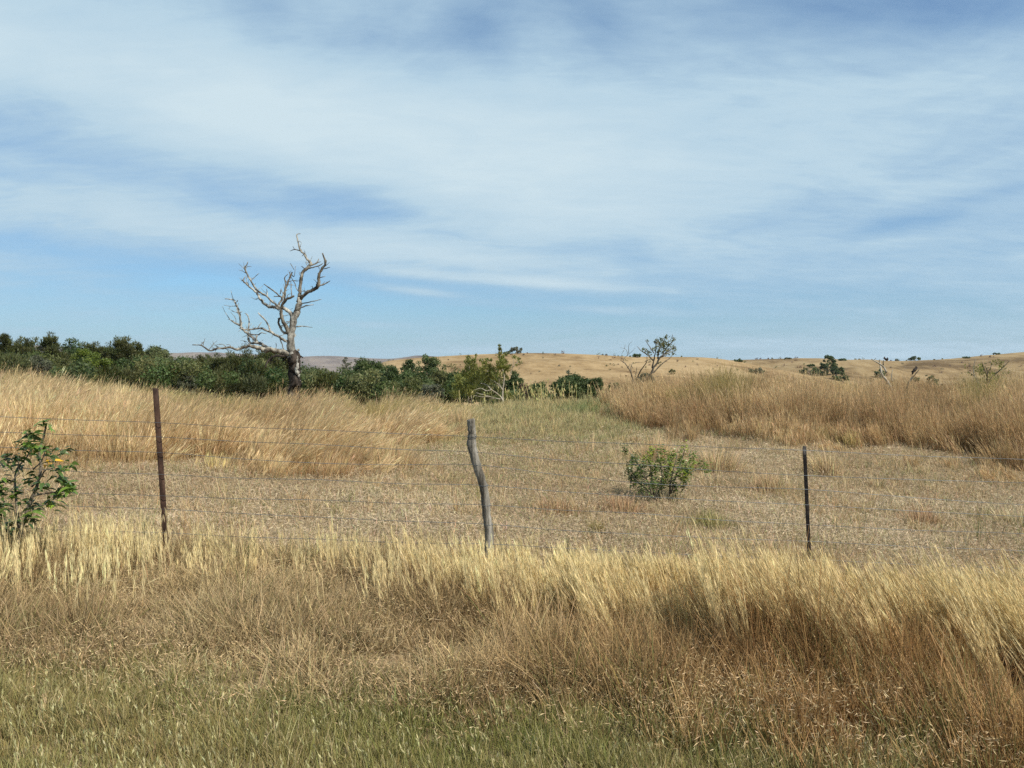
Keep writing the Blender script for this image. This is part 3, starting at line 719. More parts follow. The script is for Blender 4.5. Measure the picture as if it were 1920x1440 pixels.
def stump():
    t = twig_shrub('dead_stump', 'pale forked dead stump with a dark tuft on its tip, rising from the brown grass', 
      [(3.2, [(1676, 750), (1673, 722), (1668, 712), (1662.5, 702), (1662, 688), (1663, 674)]), (1.9, [(1662.5, 698), (1660, 688), (1652, 680), (1643, 673)]), (1.5, [(1656, 684), (1653, 675)]), (1.6, [(1673, 716), (1671, 706), (1673, 693)])],
      [], 24.0, 'dark', .05, M_PALEBARK, 6, 'stump')
    D = 24.0; k = D / F
    b = Bag()
    base = np.array(t.location)
    for pts in ([(1662, 675), (1659, 672), (1658, 669)], [(1663, 675), (1661, 673), (1656.5, 671.5)], [(1662, 675), (1664, 672.5), (1663.5, 670.5)]):
        b.tube([(X(a, D), D, Z(c, D)) for a, c in pts], [2.2 * k, 1.5 * k, .8 * k], ns=6, seed=3, rough=.2)
    b.obj('charred_tip', M_CHAR, t, base)
stump()
twig_shrub('dead_branch', 'dark leaning dead branch with a thick burnt end right of the pale forked stump',
    [(1.5, [(1694, 745), (1700, 717), (1708, 704), (1716, 692)])], [], 24.0, 'dark', .05, M_DARKBARK, 9, 'branch')
b_ = Bag()
_t = [o for o in SC.objects if o.name == 'dead_branch'][0]
b_.tube([(X(a, 24), 24, Z(c, 24)) for a, c in [(1710, 702), (1715, 694), (1718, 690), (1719.5, 688)]], [1.2 * 24 / F, 2.8 * 24 / F, 2.4 * 24 / F, 1.0 * 24 / F], ns=7, seed=2, rough=.2)
b_.obj('burnt_end', M_CHAR, _t, _t.location)

# paddock bush and roadside shrub with big leaves
def curved_leaf(pos, dirh, L, W, droop, col, r):
    """leaves as bent 4-segment blades: verts, faces"""
    n = len(pos)
    s = np.array([0, .25, .5, .75, 1.0]); wd = np.array([.15, .85, 1.0, .7, .05])
    hor = dirh / (np.linalg.norm(dirh, axis=1)[:, None] + 1e-9)
    side = np.cross(hor, np.array([0, 0, 1.0])); side /= np.linalg.norm(side, axis=1)[:, None] + 1e-9
    roll = r.normal(0, .5, n)[:, None]
    upv = np.cross(side, hor)
    sd = side * np.cos(roll) + upv * np.sin(roll)
    C = pos[:, None, :] + hor[:, None, :] * (L[:, None] * s)[..., None] + np.array([0, 0, -1.0]) * ((L * droop)[:, None] * s ** 2)[..., None]
    off = sd[:, None, :] * (W[:, None] * wd * .5)[..., None]
    lift = upv[:, None, :] * (W[:, None] * wd * .16)[..., None]
    V = np.stack([C - off + lift, C, C + off + lift], 2).reshape(-1, 3)     # n,5,3
    b = (np.arange(n) * 15)[:, None, None]; i = np.arange(4)[None, :, None] * 3; j = np.arange(2)[None, None, :]
    q = (b + i + j)
    f = np.stack([q, q + 1, q + 4, q + 3], -1).reshape(-1, 4)
    return V, f, np.repeat(col, 15, axis=0)

def leafy(name, label, D, stems_px, tips, L, W, droop, seed, cat, base_uv, dspread=.12, mult=1.0, jitter=1.0, tint=(1, 1, 1)):
    r = np.random.default_rng(seed)
    x0 = X(base_uv[0], D); base = np.array((x0, D, float(H(x0, D))))
    t = empty(name, base, label, cat)
    k = D / F; b = Bag()
    for q, (w, pts) in enumerate(stems_px):
        dr = r.normal(0, .25); P = []; acc = 0
        for i, (a, c) in enumerate(pts):
            if i: acc += math.hypot(a - pts[i - 1][0], c - pts[i - 1][1]) * k
            P.append((X(a, D), D + dr * acc, Z(c, D)))
        n = len(P); b.tube(P, [w * k * (1 - .6 * i / (n - 1)) for i in range(n)], ns=7, seed=q, rough=.08)
    b.obj('stem', M_BARK, t, base)
    V, Fc, C = [], [], []; n0 = 0
    for (u, v, n, kind) in tips:
        n = int(n * mult) if kind != 'y' else n
        yy = D + r.normal(0, dspread)
        p0 = np.array([X(u, D), yy, Z(v, D)]) - base
        pos = p0 + r.normal(0, 1, (n, 3)) * np.array([.018, .018, .03]) * (L / .1) * jitter
        a = r.uniform(0, 6.28, n)
        dh = np.stack([np.cos(a), np.sin(a), r.uniform(-.1, .8, n)], 1)
        base_c = {'g': (0.085, 0.145, 0.034), 'd': (0.055, 0.092, 0.030), 'b': (0.155, 0.225, 0.036), 'y': (0.48, 0.29, 0.03)}[kind]
        c = np.array(base_c)[None] * np.array(tint)[None] * r.uniform(.75, 1.3, (n, 1)) + r.normal(0, .006, (n, 3))
        v_, f_, c_ = curved_leaf(pos, dh, L * r.uniform(.7, 1.25, n), W * r.uniform(.8, 1.2, n), r.uniform(.2, 1.0, n) * droop, np.clip(c, .008, 1), r)
        V.append(v_); Fc.append(f_ + n0); C.append(c_); n0 += len(v_)
        # a short twig carrying the rosette
    mesh_obj('foliage', np.vstack(V), np.vstack(Fc), M_BIGLEAF, t, col=np.vstack(C), smooth=True)
    return t

leafy('leafy_shrub', 'green shrub with long drooping glossy leaves at the left edge by the fence', 6.0,
    [(4, [(10, 1110), (25, 1040), (42, 960), (58, 915), (64, 880), (60, 850), (68, 812), (70, 795)]), (2.5, [(35, 990), (15, 930), (5, 890), (20, 860), (26, 838)]), (2, [(60, 912), (80, 898), (97, 880), (112, 876)]),
     (2, [(62, 930), (82, 926), (105, 925), (128, 916)]), (2, [(46, 955), (70, 950), (88, 945)]), (1.6, [(62, 880), (80, 865), (90, 845)]), (2.5, [(5, 1100), (-15, 1000), (-40, 930), (-50, 880)]), (2, [(20, 1060), (0, 1000), (-10, 960)]), (1.5, [(20, 905), (35, 885), (36, 855)])],
    [(72, 799, 7, 'g'), (68, 812, 6, 'g'), (64, 822, 6, 'd'), (72, 832, 7, 'g'), (58, 830, 4, 'd'), (26, 836, 7, 'd'), (36, 848, 6, 'g'), (20, 858, 6, 'd'), (34, 862, 6, 'd'), (12, 870, 6, 'd'), (22, 880, 5, 'd'), (94, 838, 6, 'g'), (92, 848, 5, 'd'), (80, 858, 5, 'd'),
     (92, 870, 5, 'y'), (112, 878, 8, 'd'), (118, 880, 5, 'g'), (100, 902, 8, 'd'), (92, 908, 6, 'd'), (126, 914, 9, 'g'), (134, 922, 7, 'g'), (110, 925, 6, 'd'), (10, 905, 9, 'g'), (22, 915, 9, 'b'), (4, 920, 9, 'd'), (14, 930, 8, 'g'), (60, 900, 4, 'd'), (45, 905, 5, 'g'),
     (82, 945, 8, 'b'), (90, 952, 6, 'b'), (70, 958, 6, 'g'), (5, 950, 9, 'd'), (18, 960, 8, 'd'), (0, 970, 8, 'g'), (40, 955, 6, 'd'), (50, 940, 5, 'g'), (-20, 900, 9, 'g'), (-25, 930, 9, 'd'), (-40, 890, 9, 'g'), (-15, 960, 9, 'g'), (-45, 930, 9, 'd'), (-35, 960, 9, 'g'), (-55, 870, 8, 'g'), (-10, 860, 6, 'd'), (62, 975, 5, 'd'), (30, 980, 6, 'd'), (8, 990, 7, 'd'), (75, 915, 4, 'g'), (58, 860, 3, 'd')],
    0.080, 0.027, .75, 21, 'bush', (10, 1100), .1, mult=2.3, jitter=.95, tint=(1.15, 1.1, .9))

DB = 10.9
leafy('paddock_bush', 'low straggly green bush growing alone in the mown paddock right of the wooden post', DB,
    [(1.6, [(1222, 928), (1215, 905), (1205, 885), (1190, 860), (1178, 847)]), (1.5, [(1226, 928), (1222, 890), (1218, 862)]), (1.4, [(1240, 926), (1242, 885), (1236, 855), (1234, 848)]), (1.4, [(1256, 926), (1258, 890), (1264, 862), (1266, 850)]), (1.4, [(1258, 926), (1272, 885), (1286, 850), (1284, 840)]), (1.2, [(1262, 924), (1290, 890), (1318, 876)]), (1.2, [(1220, 926), (1200, 905), (1178, 890)]), (1.5, [(1255, 930), (1256, 910), (1257, 896)])],
    [(1179, 848, 10, 'd'), (1186, 858, 12, 'd'), (1190, 868, 12, 'g'), (1180, 882, 12, 'd'), (1192, 886, 14, 'd'), (1186, 896, 14, 'd'), (1196, 900, 14, 'd'), (1206, 880, 10, 'g'), (1218, 862, 12, 'b'), (1220, 872, 12, 'g'), (1232, 852, 12, 'b'), (1236, 862, 12, 'g'), (1244, 848, 9, 'g'),
     (1228, 882, 12, 'g'), (1242, 880, 14, 'g'), (1240, 894, 12, 'd'), (1262, 856, 12, 'g'), (1266, 864, 12, 'g'), (1258, 876, 14, 'b'), (1266, 882, 12, 'g'), (1286, 838, 7, 'b'), (1290, 856, 12, 'g'), (1296, 862, 8, 'g'), (1284, 872, 9, 'g'), (1300, 876, 8, 'b'), (1316, 876, 8, 'g'), (1278, 890, 12, 'b'), (1290, 896, 11, 'g'), (1270, 898, 8, 'd'),
     (1226, 904, 10, 'd'), (1244, 908, 10, 'b'), (1248, 916, 10, 'g'), (1212, 900, 10, 'd'), (1204, 908, 8, 'd'), (1276, 908, 10, 'd'), (1298, 850, 6, 'g'), (1190, 908, 12, 'd'), (1200, 916, 10, 'd'), (1216, 914, 12, 'd'), (1230, 918, 12, 'g'), (1262, 906, 14, 'g'), (1256, 892, 16, 'g'), (1230, 895, 14, 'd'), (1210, 890, 14, 'd'), (1282, 880, 14, 'g'), (1272, 868, 12, 'b'), (1250, 866, 12, 'g'), (1206, 868, 9, 'd'), (1296, 886, 11, 'g'), (1306, 868, 8, 'g'), (1240, 922, 12, 'd'), (1266, 918, 10, 'd')],
    0.046, 0.021, .5, 31, 'bush', (1238, 928), .28, mult=5.5, jitter=3.2, tint=(1.4, 1.15, .8))

# roadside weeds
def weed(u, v, hpx, D, n, L, label, seed):
    r = np.random.default_rng(seed)
    st, tips = [], []
    for i in range(n):
        a = u + r.normal(0, hpx * .28); top = v - hpx * r.uniform(.35, 1.0)
        st.append((1.3, [(u + r.normal(0, 3), v + 10), ((u + a) / 2, (v + top) / 2), (a, top)]))
        for q in (1, .75, .5): tips.append((u + (a - u) * q, v + (top - v) * q, 4, r.choice(['g', 'b'])))
    leafy('roadside_weed', label, D, st, tips, L, L * .3, .4, seed, 'weed', (u, v), .05)
weed(1540, 1385, 62, 4.0, 9, .06, 'bright green weed at the foot of the tall brown grass', 41)
weed(1472, 1252, 50, 4.5, 5, .05, 'small green weed among brown stems right of centre', 42)
weed(1005, 1270, 70, 4.6, 9, .05, 'dull green weed in the flattened dry grass below the wooden post', 43)
weed(1128, 1372, 40, 4.0, 5, .05, 'low green weed at the edge of the mown verge', 44)

# ------------------------------------------------------------------ fence
def fence():
    D = 6.4; k = D / F
    t = empty('wire_fence', (X(905, D), D, float(H(X(905, D), D))), 'sagging wire fence on two steel pickets and one crooked wooden post', 'fence')
    base = np.array(t.location)
    b = Bag()
    pts = [(917, 1130, 17), (916, 1060, 17), (917, 1000, 17), (914, 975, 16), (910, 935, 16), (905, 905, 15.5), (896, 880, 16), (888, 850, 16), (884, 832, 18), (885, 818, 15), (884, 800, 15), (882.5, 786, 14.5)]
    b.tube([(X(u, D), D + .0, Z(v, D)) for u, v, w in pts], [w * .5 * k for u, v, w in pts], ns=14, seed=3, rough=.045)
    wp = b.obj('wooden_post', M_POST, t, base)
    tag(wp, 'crooked grey wooden post cut from a branch')
    for v, u in ((817, 885), (820, 885), (870, 893.5), (909, 906), (946, 911), (982, 915)):
        tie = Bag()
        a = np.linspace(0, 2 * math.pi, 13)
        rr = 8.6 * k
        tie.tube([(X(u, D) + math.cos(q) * rr, D + math.sin(q) * rr, Z(v, D) + .006 * math.sin(q)) for q in a], [.0018] * 13, ns=5, rough=0, caps=False)
        tie.obj('tie_wire', M_WIRE, wp, base)
    def picket(u0, v0, u1, v1, w, mat, label):
        """steel star picket: three fins swept between top and ground"""
        top = np.array([X(u0, D), D + .015, Z(v0, D)]); bot = np.array([X(u1, D), D + .015, Z(v1, D)])
        wv, f = [], []
        r_out, r_in = w * .5 * k, .0035
        prof = []
        for i in range(3):
            a = R(100 + 120 * i)
            for (rr, da) in ((r_out, -.10), (r_out, .10), (r_in * 1.6, 1.047)):
                prof.append((rr * math.cos(a + da), rr * math.sin(a + da)))
        n = len(prof); m = 12
        for j in range(m):
            c = top + (bot - top) * j / (m - 1)
            for px, py in prof: wv.append((c[0] + px, c[1] + py, c[2]))
        q = [(j * n + i, j * n + (i + 1) % n, (j + 1) * n + (i + 1) % n, (j + 1) * n + i) for j in range(m - 1) for i in range(n)]
        wv.append(tuple(top)); c0 = len(wv) - 1
        tri = [(c0, (i + 1) % n, i) for i in range(n)]
        o = mesh_obj('steel_post', np.array(wv) - base, [np.array(q), np.array(tri)], mat, t)
        return tag(o, label)
    picket(290.5, 728, 316, 1100, 11.5, M_RUST, 'rusty brown steel picket leaning left')
    picket(1508.5, 837, 1521, 1110, 8.5, M_BLACKSTEEL, 'thin black steel picket')
    # a further picket just outside each side of the frame carries the wires on
    wires = [  # (u, v) knots of every strand, top to bottom
      [(-700, 752), (0, 781), (297, 792), (600, 806), (885, 818), (1200, 832), (1509, 844), (1920, 861), (2700, 893)],
      [(-700, 790), (0, 810), (299, 819), (600, 833), (886, 847), (1200, 871), (1511, 891), (1920, 905), (2700, 935)],
      [(-700, 826), (0, 838), (301, 848), (600, 868), (892, 871), (1200, 905), (1512, 917), (1920, 946), (2700, 985)],
      [(-700, 860), (0, 876), (304, 889), (600, 899), (902, 909), (1200, 930), (1514, 946), (1920, 968), (2700, 1010)],
      [(-700, 900), (0, 916), (306, 929), (600, 937), (909, 946), (1200, 962), (1515, 983), (1920, 1000), (2700, 1040)],
      [(-700, 930), (0, 943), (308, 954), (600, 969), (913, 982), (1200, 1001), (1516, 1014), (1920, 1032), (2700, 1070)],
      [(-700, 975), (0, 988), (310, 998), (600, 1010), (914, 1019), (1200, 1034), (1517, 1048), (1920, 1066), (2700, 1100)]]
    r = np.random.default_rng(2)
    for i, w in enumerate(wires):
        P = []
        for j, (u, v) in enumerate(w):
            P.append((X(u, D), D - .018, Z(v, D)))
            if j < len(w) - 1:
                u2, v2 = w[j + 1]
                P.append((X((u + u2) / 2, D), D - .018 + r.normal(0, .004), Z((v + v2) / 2 + r.uniform(.5, 2.5), D)))
        bb = Bag()
        bb.tube(P, [.0019] * len(P), ns=5, rough=0)
        bb.obj('wire', M_WIRE, t, base)
fence()

# ------------------------------------------------------------------ grass
def blades(P, h, w, az, lean, cb, ct, face, nseg=3, power=1.8, tipw=.12, mid=.85):
    n = len(P)
    s = np.linspace(0, 1, nseg + 1)
    dirv = np.stack([np.cos(az), np.sin(az), np.zeros(n)], 1)
    sd = np.stack([np.cos(face), np.sin(face), np.zeros(n)], 1)
    hz = h * np.sqrt(np.clip(1 - np.clip(lean, 0, .96) ** 2, .05, 1))
    C = P[:, None, :] + dirv[:, None, :] * ((h * lean)[:, None] * s[None] ** power)[..., None]
    C[..., 2] += hz[:, None] * s[None] ** np.where(lean > .7, .8, 1.0)[:, None]
    wd = np.interp(s, [0, .4, 1], [.7, 1, tipw])
    off = sd[:, None, :] * (w[:, None] * wd[None] * .5)[..., None]
    V = np.stack([C - off, C + off], 2).reshape(-1, 3)
    m = nseg + 1
    b = (np.arange(n) * 2 * m)[:, None]; i = np.arange(nseg)[None] * 2
    q = b + i
    f = np.stack([q, q + 1, q + 3, q + 2], -1).reshape(-1, 4)
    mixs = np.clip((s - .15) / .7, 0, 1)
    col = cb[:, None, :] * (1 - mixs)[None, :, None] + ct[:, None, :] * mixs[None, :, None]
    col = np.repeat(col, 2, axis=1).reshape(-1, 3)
    return V, f, col, C

def join(parts):
    V, Fc, C = [], [], []; n0 = 0
    for v, f, c in parts:
        V.append(v); Fc.append(f + n0); C.append(c); n0 += len(v)
    return np.vstack(V), np.vstack(Fc), np.vstack(C)

def fan(r, n, u0, u1, y0, y1, p=1.0):
    """points in the view fan, density per area ~ y^(p-1)"""
    y = (y0 ** (p + 1) + r.random(n) * (y1 ** (p + 1) - y0 ** (p + 1))) ** (1 / (p + 1))
    u = r.uniform(u0, u1, n)
    return u, y
UL, UR = -750, 2700

def place(u, y):
    x = (u - 960) / F * y
    return np.stack([x, y, H(x, y) - .01], 1)

def jit(r, base, n, s, hs=.35):
    c = np.array(base)[None] * (1 + r.normal(0, s, (n, 1))) * (1 + r.normal(0, s * hs, (n, 3)))
    return np.clip(c, .01, .85)

def patch(x, y, seed, f):
    return vnoise(x, y, seed, f)

def clumped(r, ncl, per, sampler, rad):
    """tussocks: centres from sampler, blades round each; returns u,y arrays, clump ids"""
    cu, cy = sampler(ncl)
    ids = np.repeat(np.arange(len(cu)), per)
    cx = (cu - 960) / F * cy
    n = len(ids)
    a = r.uniform(0, 6.28, n); rr = np.abs(r.normal(0, 1, n)) * np.asarray(rad)[ids] if np.ndim(rad) else np.abs(r.normal(0, 1, n)) * rad
    x = cx[ids] + np.cos(a) * rr; y = cy[ids] + np.sin(a) * rr
    return x, y, a, ids, cx, cy

def streaks(r, C, sel, k0, k1, nq, L0, L1, wr, col, spread, wob=.25):
    """fine spikelets along the tops of the culms"""
    out = []
    m = len(sel)
    for q in range(nq):
        k = r.uniform(k0, k1, m)[:, None]
        s0 = C[sel, 2] + (C[sel, 3] - C[sel, 2]) * k
        ax = C[sel, 3] - C[sel, 2]; ax = ax / (np.linalg.norm(ax, axis=1)[:, None] + 1e-9) + r.normal(0, wob, (m, 3))
        L = r.uniform(L0, L1, m)
        out.append(leaf_quads(s0 + r.normal(0, spread, (m, 3)), unit(r, m), ax, L, L * wr, np.clip(col[sel] * r.uniform(.9, 1.2, (m, 1)), 0, .85)))
    return out

def golden():
    r = np.random.default_rng(101)
    yf = lambda u: np.interp(u, [-400, 0, 200, 400, 640, 720, 800, 870], [13.2, 12.6, 12.2, 12.6, 12.4, 13.6, 15.5, 20])
    def samp(n):
        out_u, out_y = [], []
        while sum(map(len, out_u)) < n:
            u, y = fan(r, n, UL, 890, 11.4, 30, .3)
            x = (u - 960) / F * y
            gap = patch(x, y, 13, .8)
            ok = (y > yf(u) + .9 * patch(x, y, 15, 1.3) + r.normal(0, .5, n)) & (r.random(n) < np.interp(u, [560, 760, 890], [1, .8, .18])) & (gap > -.95 + np.interp(u, [500, 850], [0, .9]))
            out_u.append(u[ok]); out_y.append(y[ok])
        return np.concatenate(out_u)[:n], np.concatenate(out_y)[:n]
    x, y, a, ids, cx, cy = clumped(r, 5600, 46, samp, .15)
    n = len(x)
    u_ = cx / cy * F + 960
    hc = np.interp(u_, [-300, 0, 300, 480, 560, 620, 680, 740, 800, 890], [.88, .88, .78, .70, .92, .84, .58, .90, .58, .5]) * np.clip(1 + .26 * patch(cx, cy, 17, 1.0) + r.normal(0, .2, len(cx)), .4, 1.55)
    hc = hc * np.interp(cy - yf(u_), [-1, .3, 1.6], [.4, .7, 1])
    h = hc[ids] * r.uniform(.5, 1.12, n)
    P = np.stack([x, y, H(x, y) - .01], 1)
    wc = .40 + .16 * patch(cx, cy, 3, .5) + r.normal(0, .14, len(cx)); wy = r.normal(-.05, .14, len(cx))
    vx = wc[ids] + np.cos(a) * .10 + r.normal(0, .08, n); vy = wy[ids] + np.sin(a) * .12 + r.normal(0, .08, n)
    lean = np.clip(np.hypot(vx, vy), 0, .85); az = np.arctan2(vy, vx)
    t = np.clip(patch(cx, cy, 7, .45) * .55 + .5 + r.normal(0, .2, len(cx)), 0, 1)[ids][:, None]
    ck = np.clip(r.normal(1, .14, len(cx)), .65, 1.35)[ids][:, None]
    ct = (jit(r, (.70, .535, .30), n, .12) * t + jit(r, (.55, .395, .21), n, .13) * (1 - t)) * ck
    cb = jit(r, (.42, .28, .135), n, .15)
    g = ((patch(cx, cy, 19, .6) > 1.0) | ((cy > 21) & (patch(cx, cy, 20, .5) > .25)))[ids][:, None]
    ct = np.where(g, ct * np.array([.74, .80, .66]), ct)
    w = .0035 + .00026 * y
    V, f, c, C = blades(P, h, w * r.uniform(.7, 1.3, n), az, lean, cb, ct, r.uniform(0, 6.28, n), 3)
    sel = np.where(r.random(n) < .6)[0]
    V, f, c = join([(V, f, c)] + streaks(r, C, sel, -.5, 1.0, 5, .08, .18, .06, ct, .010, .10))
    tag(mesh_obj('golden_grass', V, f, M_GRASS, col=c), 'tall golden dry grass bent by the wind across the left of the paddock', 'grass', kind='stuff')
golden()

def russet():
    r = np.random.default_rng(102)
    yf = lambda u: np.interp(u, [1140, 1180, 1300, 1600, 1750, 1920, 2250], [23, 20.4, 18.8, 17.4, 16.6, 14.6, 14.0])
    def samp(n):
        out_u, out_y = [], []
        while sum(map(len, out_u)) < n:
            u, y = fan(r, n, 1125, UR, 13, 29, .4)
            x = (u - 960) / F * y
            ok = (y > yf(u) + .9 * patch(x, y, 25, 1.1) + r.normal(0, .8, n)) & (r.random(n) < np.interp(u, [1125, 1200], [.12, 1])) & (patch(x, y, 26, 1.3) > -.8)
            out_u.append(u[ok]); out_y.append(y[ok])
        return np.concatenate(out_u)[:n], np.concatenate(out_y)[:n]
    x, y, a, ids, cx, cy = clumped(r, 4500, 48, samp, .13)
    n = len(x)
    u_ = cx / cy * F + 960
    hc = np.interp(u_, [1130, 1200, 1350, 1450, 1560, 1660, 1780, 1870, 1960, 2250], [.72, .86, 1.0, .92, .74, .82, .74, 1.02, .95, .95]) * np.clip(1 + .24 * patch(cx, cy, 27, 1.2) + r.normal(0, .2, len(cx)), .4, 1.5)
    hc = hc * np.interp(cy - yf(u_), [-1.2, .1, 1.5], [.28, .6, 1])
    h = hc[ids] * r.uniform(.45, 1.15, n)
    P = np.stack([x, y, H(x, y) - .01], 1)
    lc = -.12 + .14 * patch(cx, cy, 4, .6) + r.normal(0, .13, len(cx))
    vx = lc[ids] + np.cos(a) * .12 + r.normal(0, .08, n); vy = np.sin(a) * .14 + r.normal(0, .1, n)
    lean = np.clip(np.hypot(vx, vy), 0, .8); az = np.arctan2(vy, vx)
    t = np.clip(patch(cx, cy, 8, .7) * .5 + .5 + r.normal(0, .25, len(cx)), 0, 1)[ids][:, None]
    ck = np.clip(r.normal(1, .16, len(cx)), .6, 1.4)[ids][:, None]
    ct = (jit(r, (.56, .41, .22), n, .15) * t + jit(r, (.38, .255, .128), n, .15) * (1 - t)) * ck
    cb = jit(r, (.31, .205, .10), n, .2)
    g = ((patch(cx, cy, 23, 1.1) > 1.15) | ((u_ > 1335) & (u_ < 1410) & (cy > 22)) | ((u_ > 1815) & (u_ < 1885) & (cy > 20)))[ids][:, None]
    ct = np.where(g, ct * np.array([.72, .80, .62]), ct); cb = np.where(g, cb * np.array([.75, .86, .70]), cb)
    w = .0036 + .00024 * y
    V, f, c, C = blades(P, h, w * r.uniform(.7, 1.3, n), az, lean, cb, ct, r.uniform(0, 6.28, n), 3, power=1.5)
    sel = np.where(r.random(n) < .5)[0]
    V, f, c = join([(V, f, c)] + streaks(r, C, sel, -.9, 1.0, 5, .07, .16, .065, ct, .012, .12))
    tag(mesh_obj('russet_grass', V, f, M_GRASS, col=c), 'tall upright reddish brown dry grass along the right of the paddock', 'grass', kind='stuff')
russet()

def stubble():
    r = np.random.default_rng(103)
    parts = []
    def zone(u, y):
        P = place(u, y)
        return P, patch(P[:, 0], P[:, 1], 31, .8), patch(P[:, 0], P[:, 1], 32, 2.2), np.clip(np.interp(u, [700, 900, 1150, 1300], [0, 1, 1, 0]) * np.interp(y, [11, 17], [0, 1]), 0, 1)
    # short dead blades
    u, y = fan(r, 220000, UL, UR, 6.3, 25, -.15)
    P, pt, p2, gz = zone(u, y); n = len(u)
    h = np.abs(r.uniform(.03, .11, n) * (1 + .4 * p2)) + .015
    lean = r.uniform(.2, .95, n); az = r.uniform(0, 6.28, n)
    t = np.clip(.5 + .5 * pt + r.normal(0, .25, n), 0, 1)[:, None]
    ct = jit(r, (.58, .46, .29), n, .22) * t + jit(r, (.43, .32, .185), n, .24) * (1 - t)
    ct = np.where((r.random(n) < .08 + .45 * gz + .12 * (p2 > 1))[:, None], jit(r, (.25, .24, .10), n, .2), ct)
    V, f, c, C = blades(P, h, (.004 + .0003 * y) * r.uniform(.6, 1.4, n), az, lean, ct * .8, ct, r.uniform(0, 6.28, n), 2, power=1.3, tipw=.3)
    parts.append((V, f, c))
    # cut straw lying about
    u, y = fan(r, 800000, UL, UR, 6.3, 25, -.25)
    P, pt, p2, gz = zone(u, y); n = len(u)
    P[:, 2] += .012 + np.abs(r.normal(0, .035, n)) * (1 + .5 * np.clip(p2, -1, 1.5))
    t = np.clip(.5 + .5 * pt + .3 * p2 + r.normal(0, .3, n), 0, 1)[:, None]
    cc = jit(r, (.49, .395, .265), n, .17, .15) * t + jit(r, (.34, .255, .155), n, .24, .15) * (1 - t)
    cc = np.where((r.random(n) < .05 + .4 * gz)[:, None], jit(r, (.26, .25, .11), n, .2), cc)
    L = r.uniform(.016, .05, n) * (1 + .035 * y)
    nr = r.normal(0, .6, (n, 3)) + np.array([0, -.25, .8])
    parts.append(leaf_quads(P, nr, r.normal(0, 1, (n, 3)) * np.array([1, 1, .4]), L, L * r.uniform(.08, .2, n), np.clip(cc, .01, .8), fold=.15))
    # scattered taller wisps
    def samp(m):
        u, y = fan(r, m * 5, UL, UR, 7, 22, .1)
        x = (u - 960) / F * y
        ok = patch(x, y, 34, 1.1) + r.normal(0, .5, len(u)) > .15
        return u[ok][:m], y[ok][:m]
    x, y, a, ids, cx, cy = clumped(r, 3900, 18, samp, np.abs(r.normal(.08, .05, 3900)) + .02)
    n = len(x); P = np.stack([x, y, H(x, y) - .01], 1)
    hc = r.gamma(2.6, .05, len(cx)) * (1 + .4 * patch(cx, cy, 33, 1.4)) + .05
    h = hc[ids] * r.uniform(.5, 1.1, n)
    vx = np.cos(a) * .4 + r.normal(0, .25, n); vy = np.sin(a) * .4 + r.normal(0, .25, n)
    kind = r.random(len(cx))[ids][:, None]
    ct = np.where(kind < .5, jit(r, (.58, .44, .24), n, .15), np.where(kind < .8, jit(r, (.46, .31, .16), n, .15), jit(r, (.28, .26, .11), n, .15)))
    V, f, c, C = blades(P, h, (.003 + .00028 * y) * r.uniform(.7, 1.3, n), np.arctan2(vy, vx), np.clip(np.hypot(vx, vy), 0, .9), ct * .8, ct, r.uniform(0, 6.28, n), 3)
    parts.append((V, f, c))
    V, f, c = join(parts)
    tag(mesh_obj('stubble_grass', V, f, M_GRASS, col=c), 'short greyish tan mown dry grass covering the paddock behind the fence', 'grass', kind='stuff')
stubble()

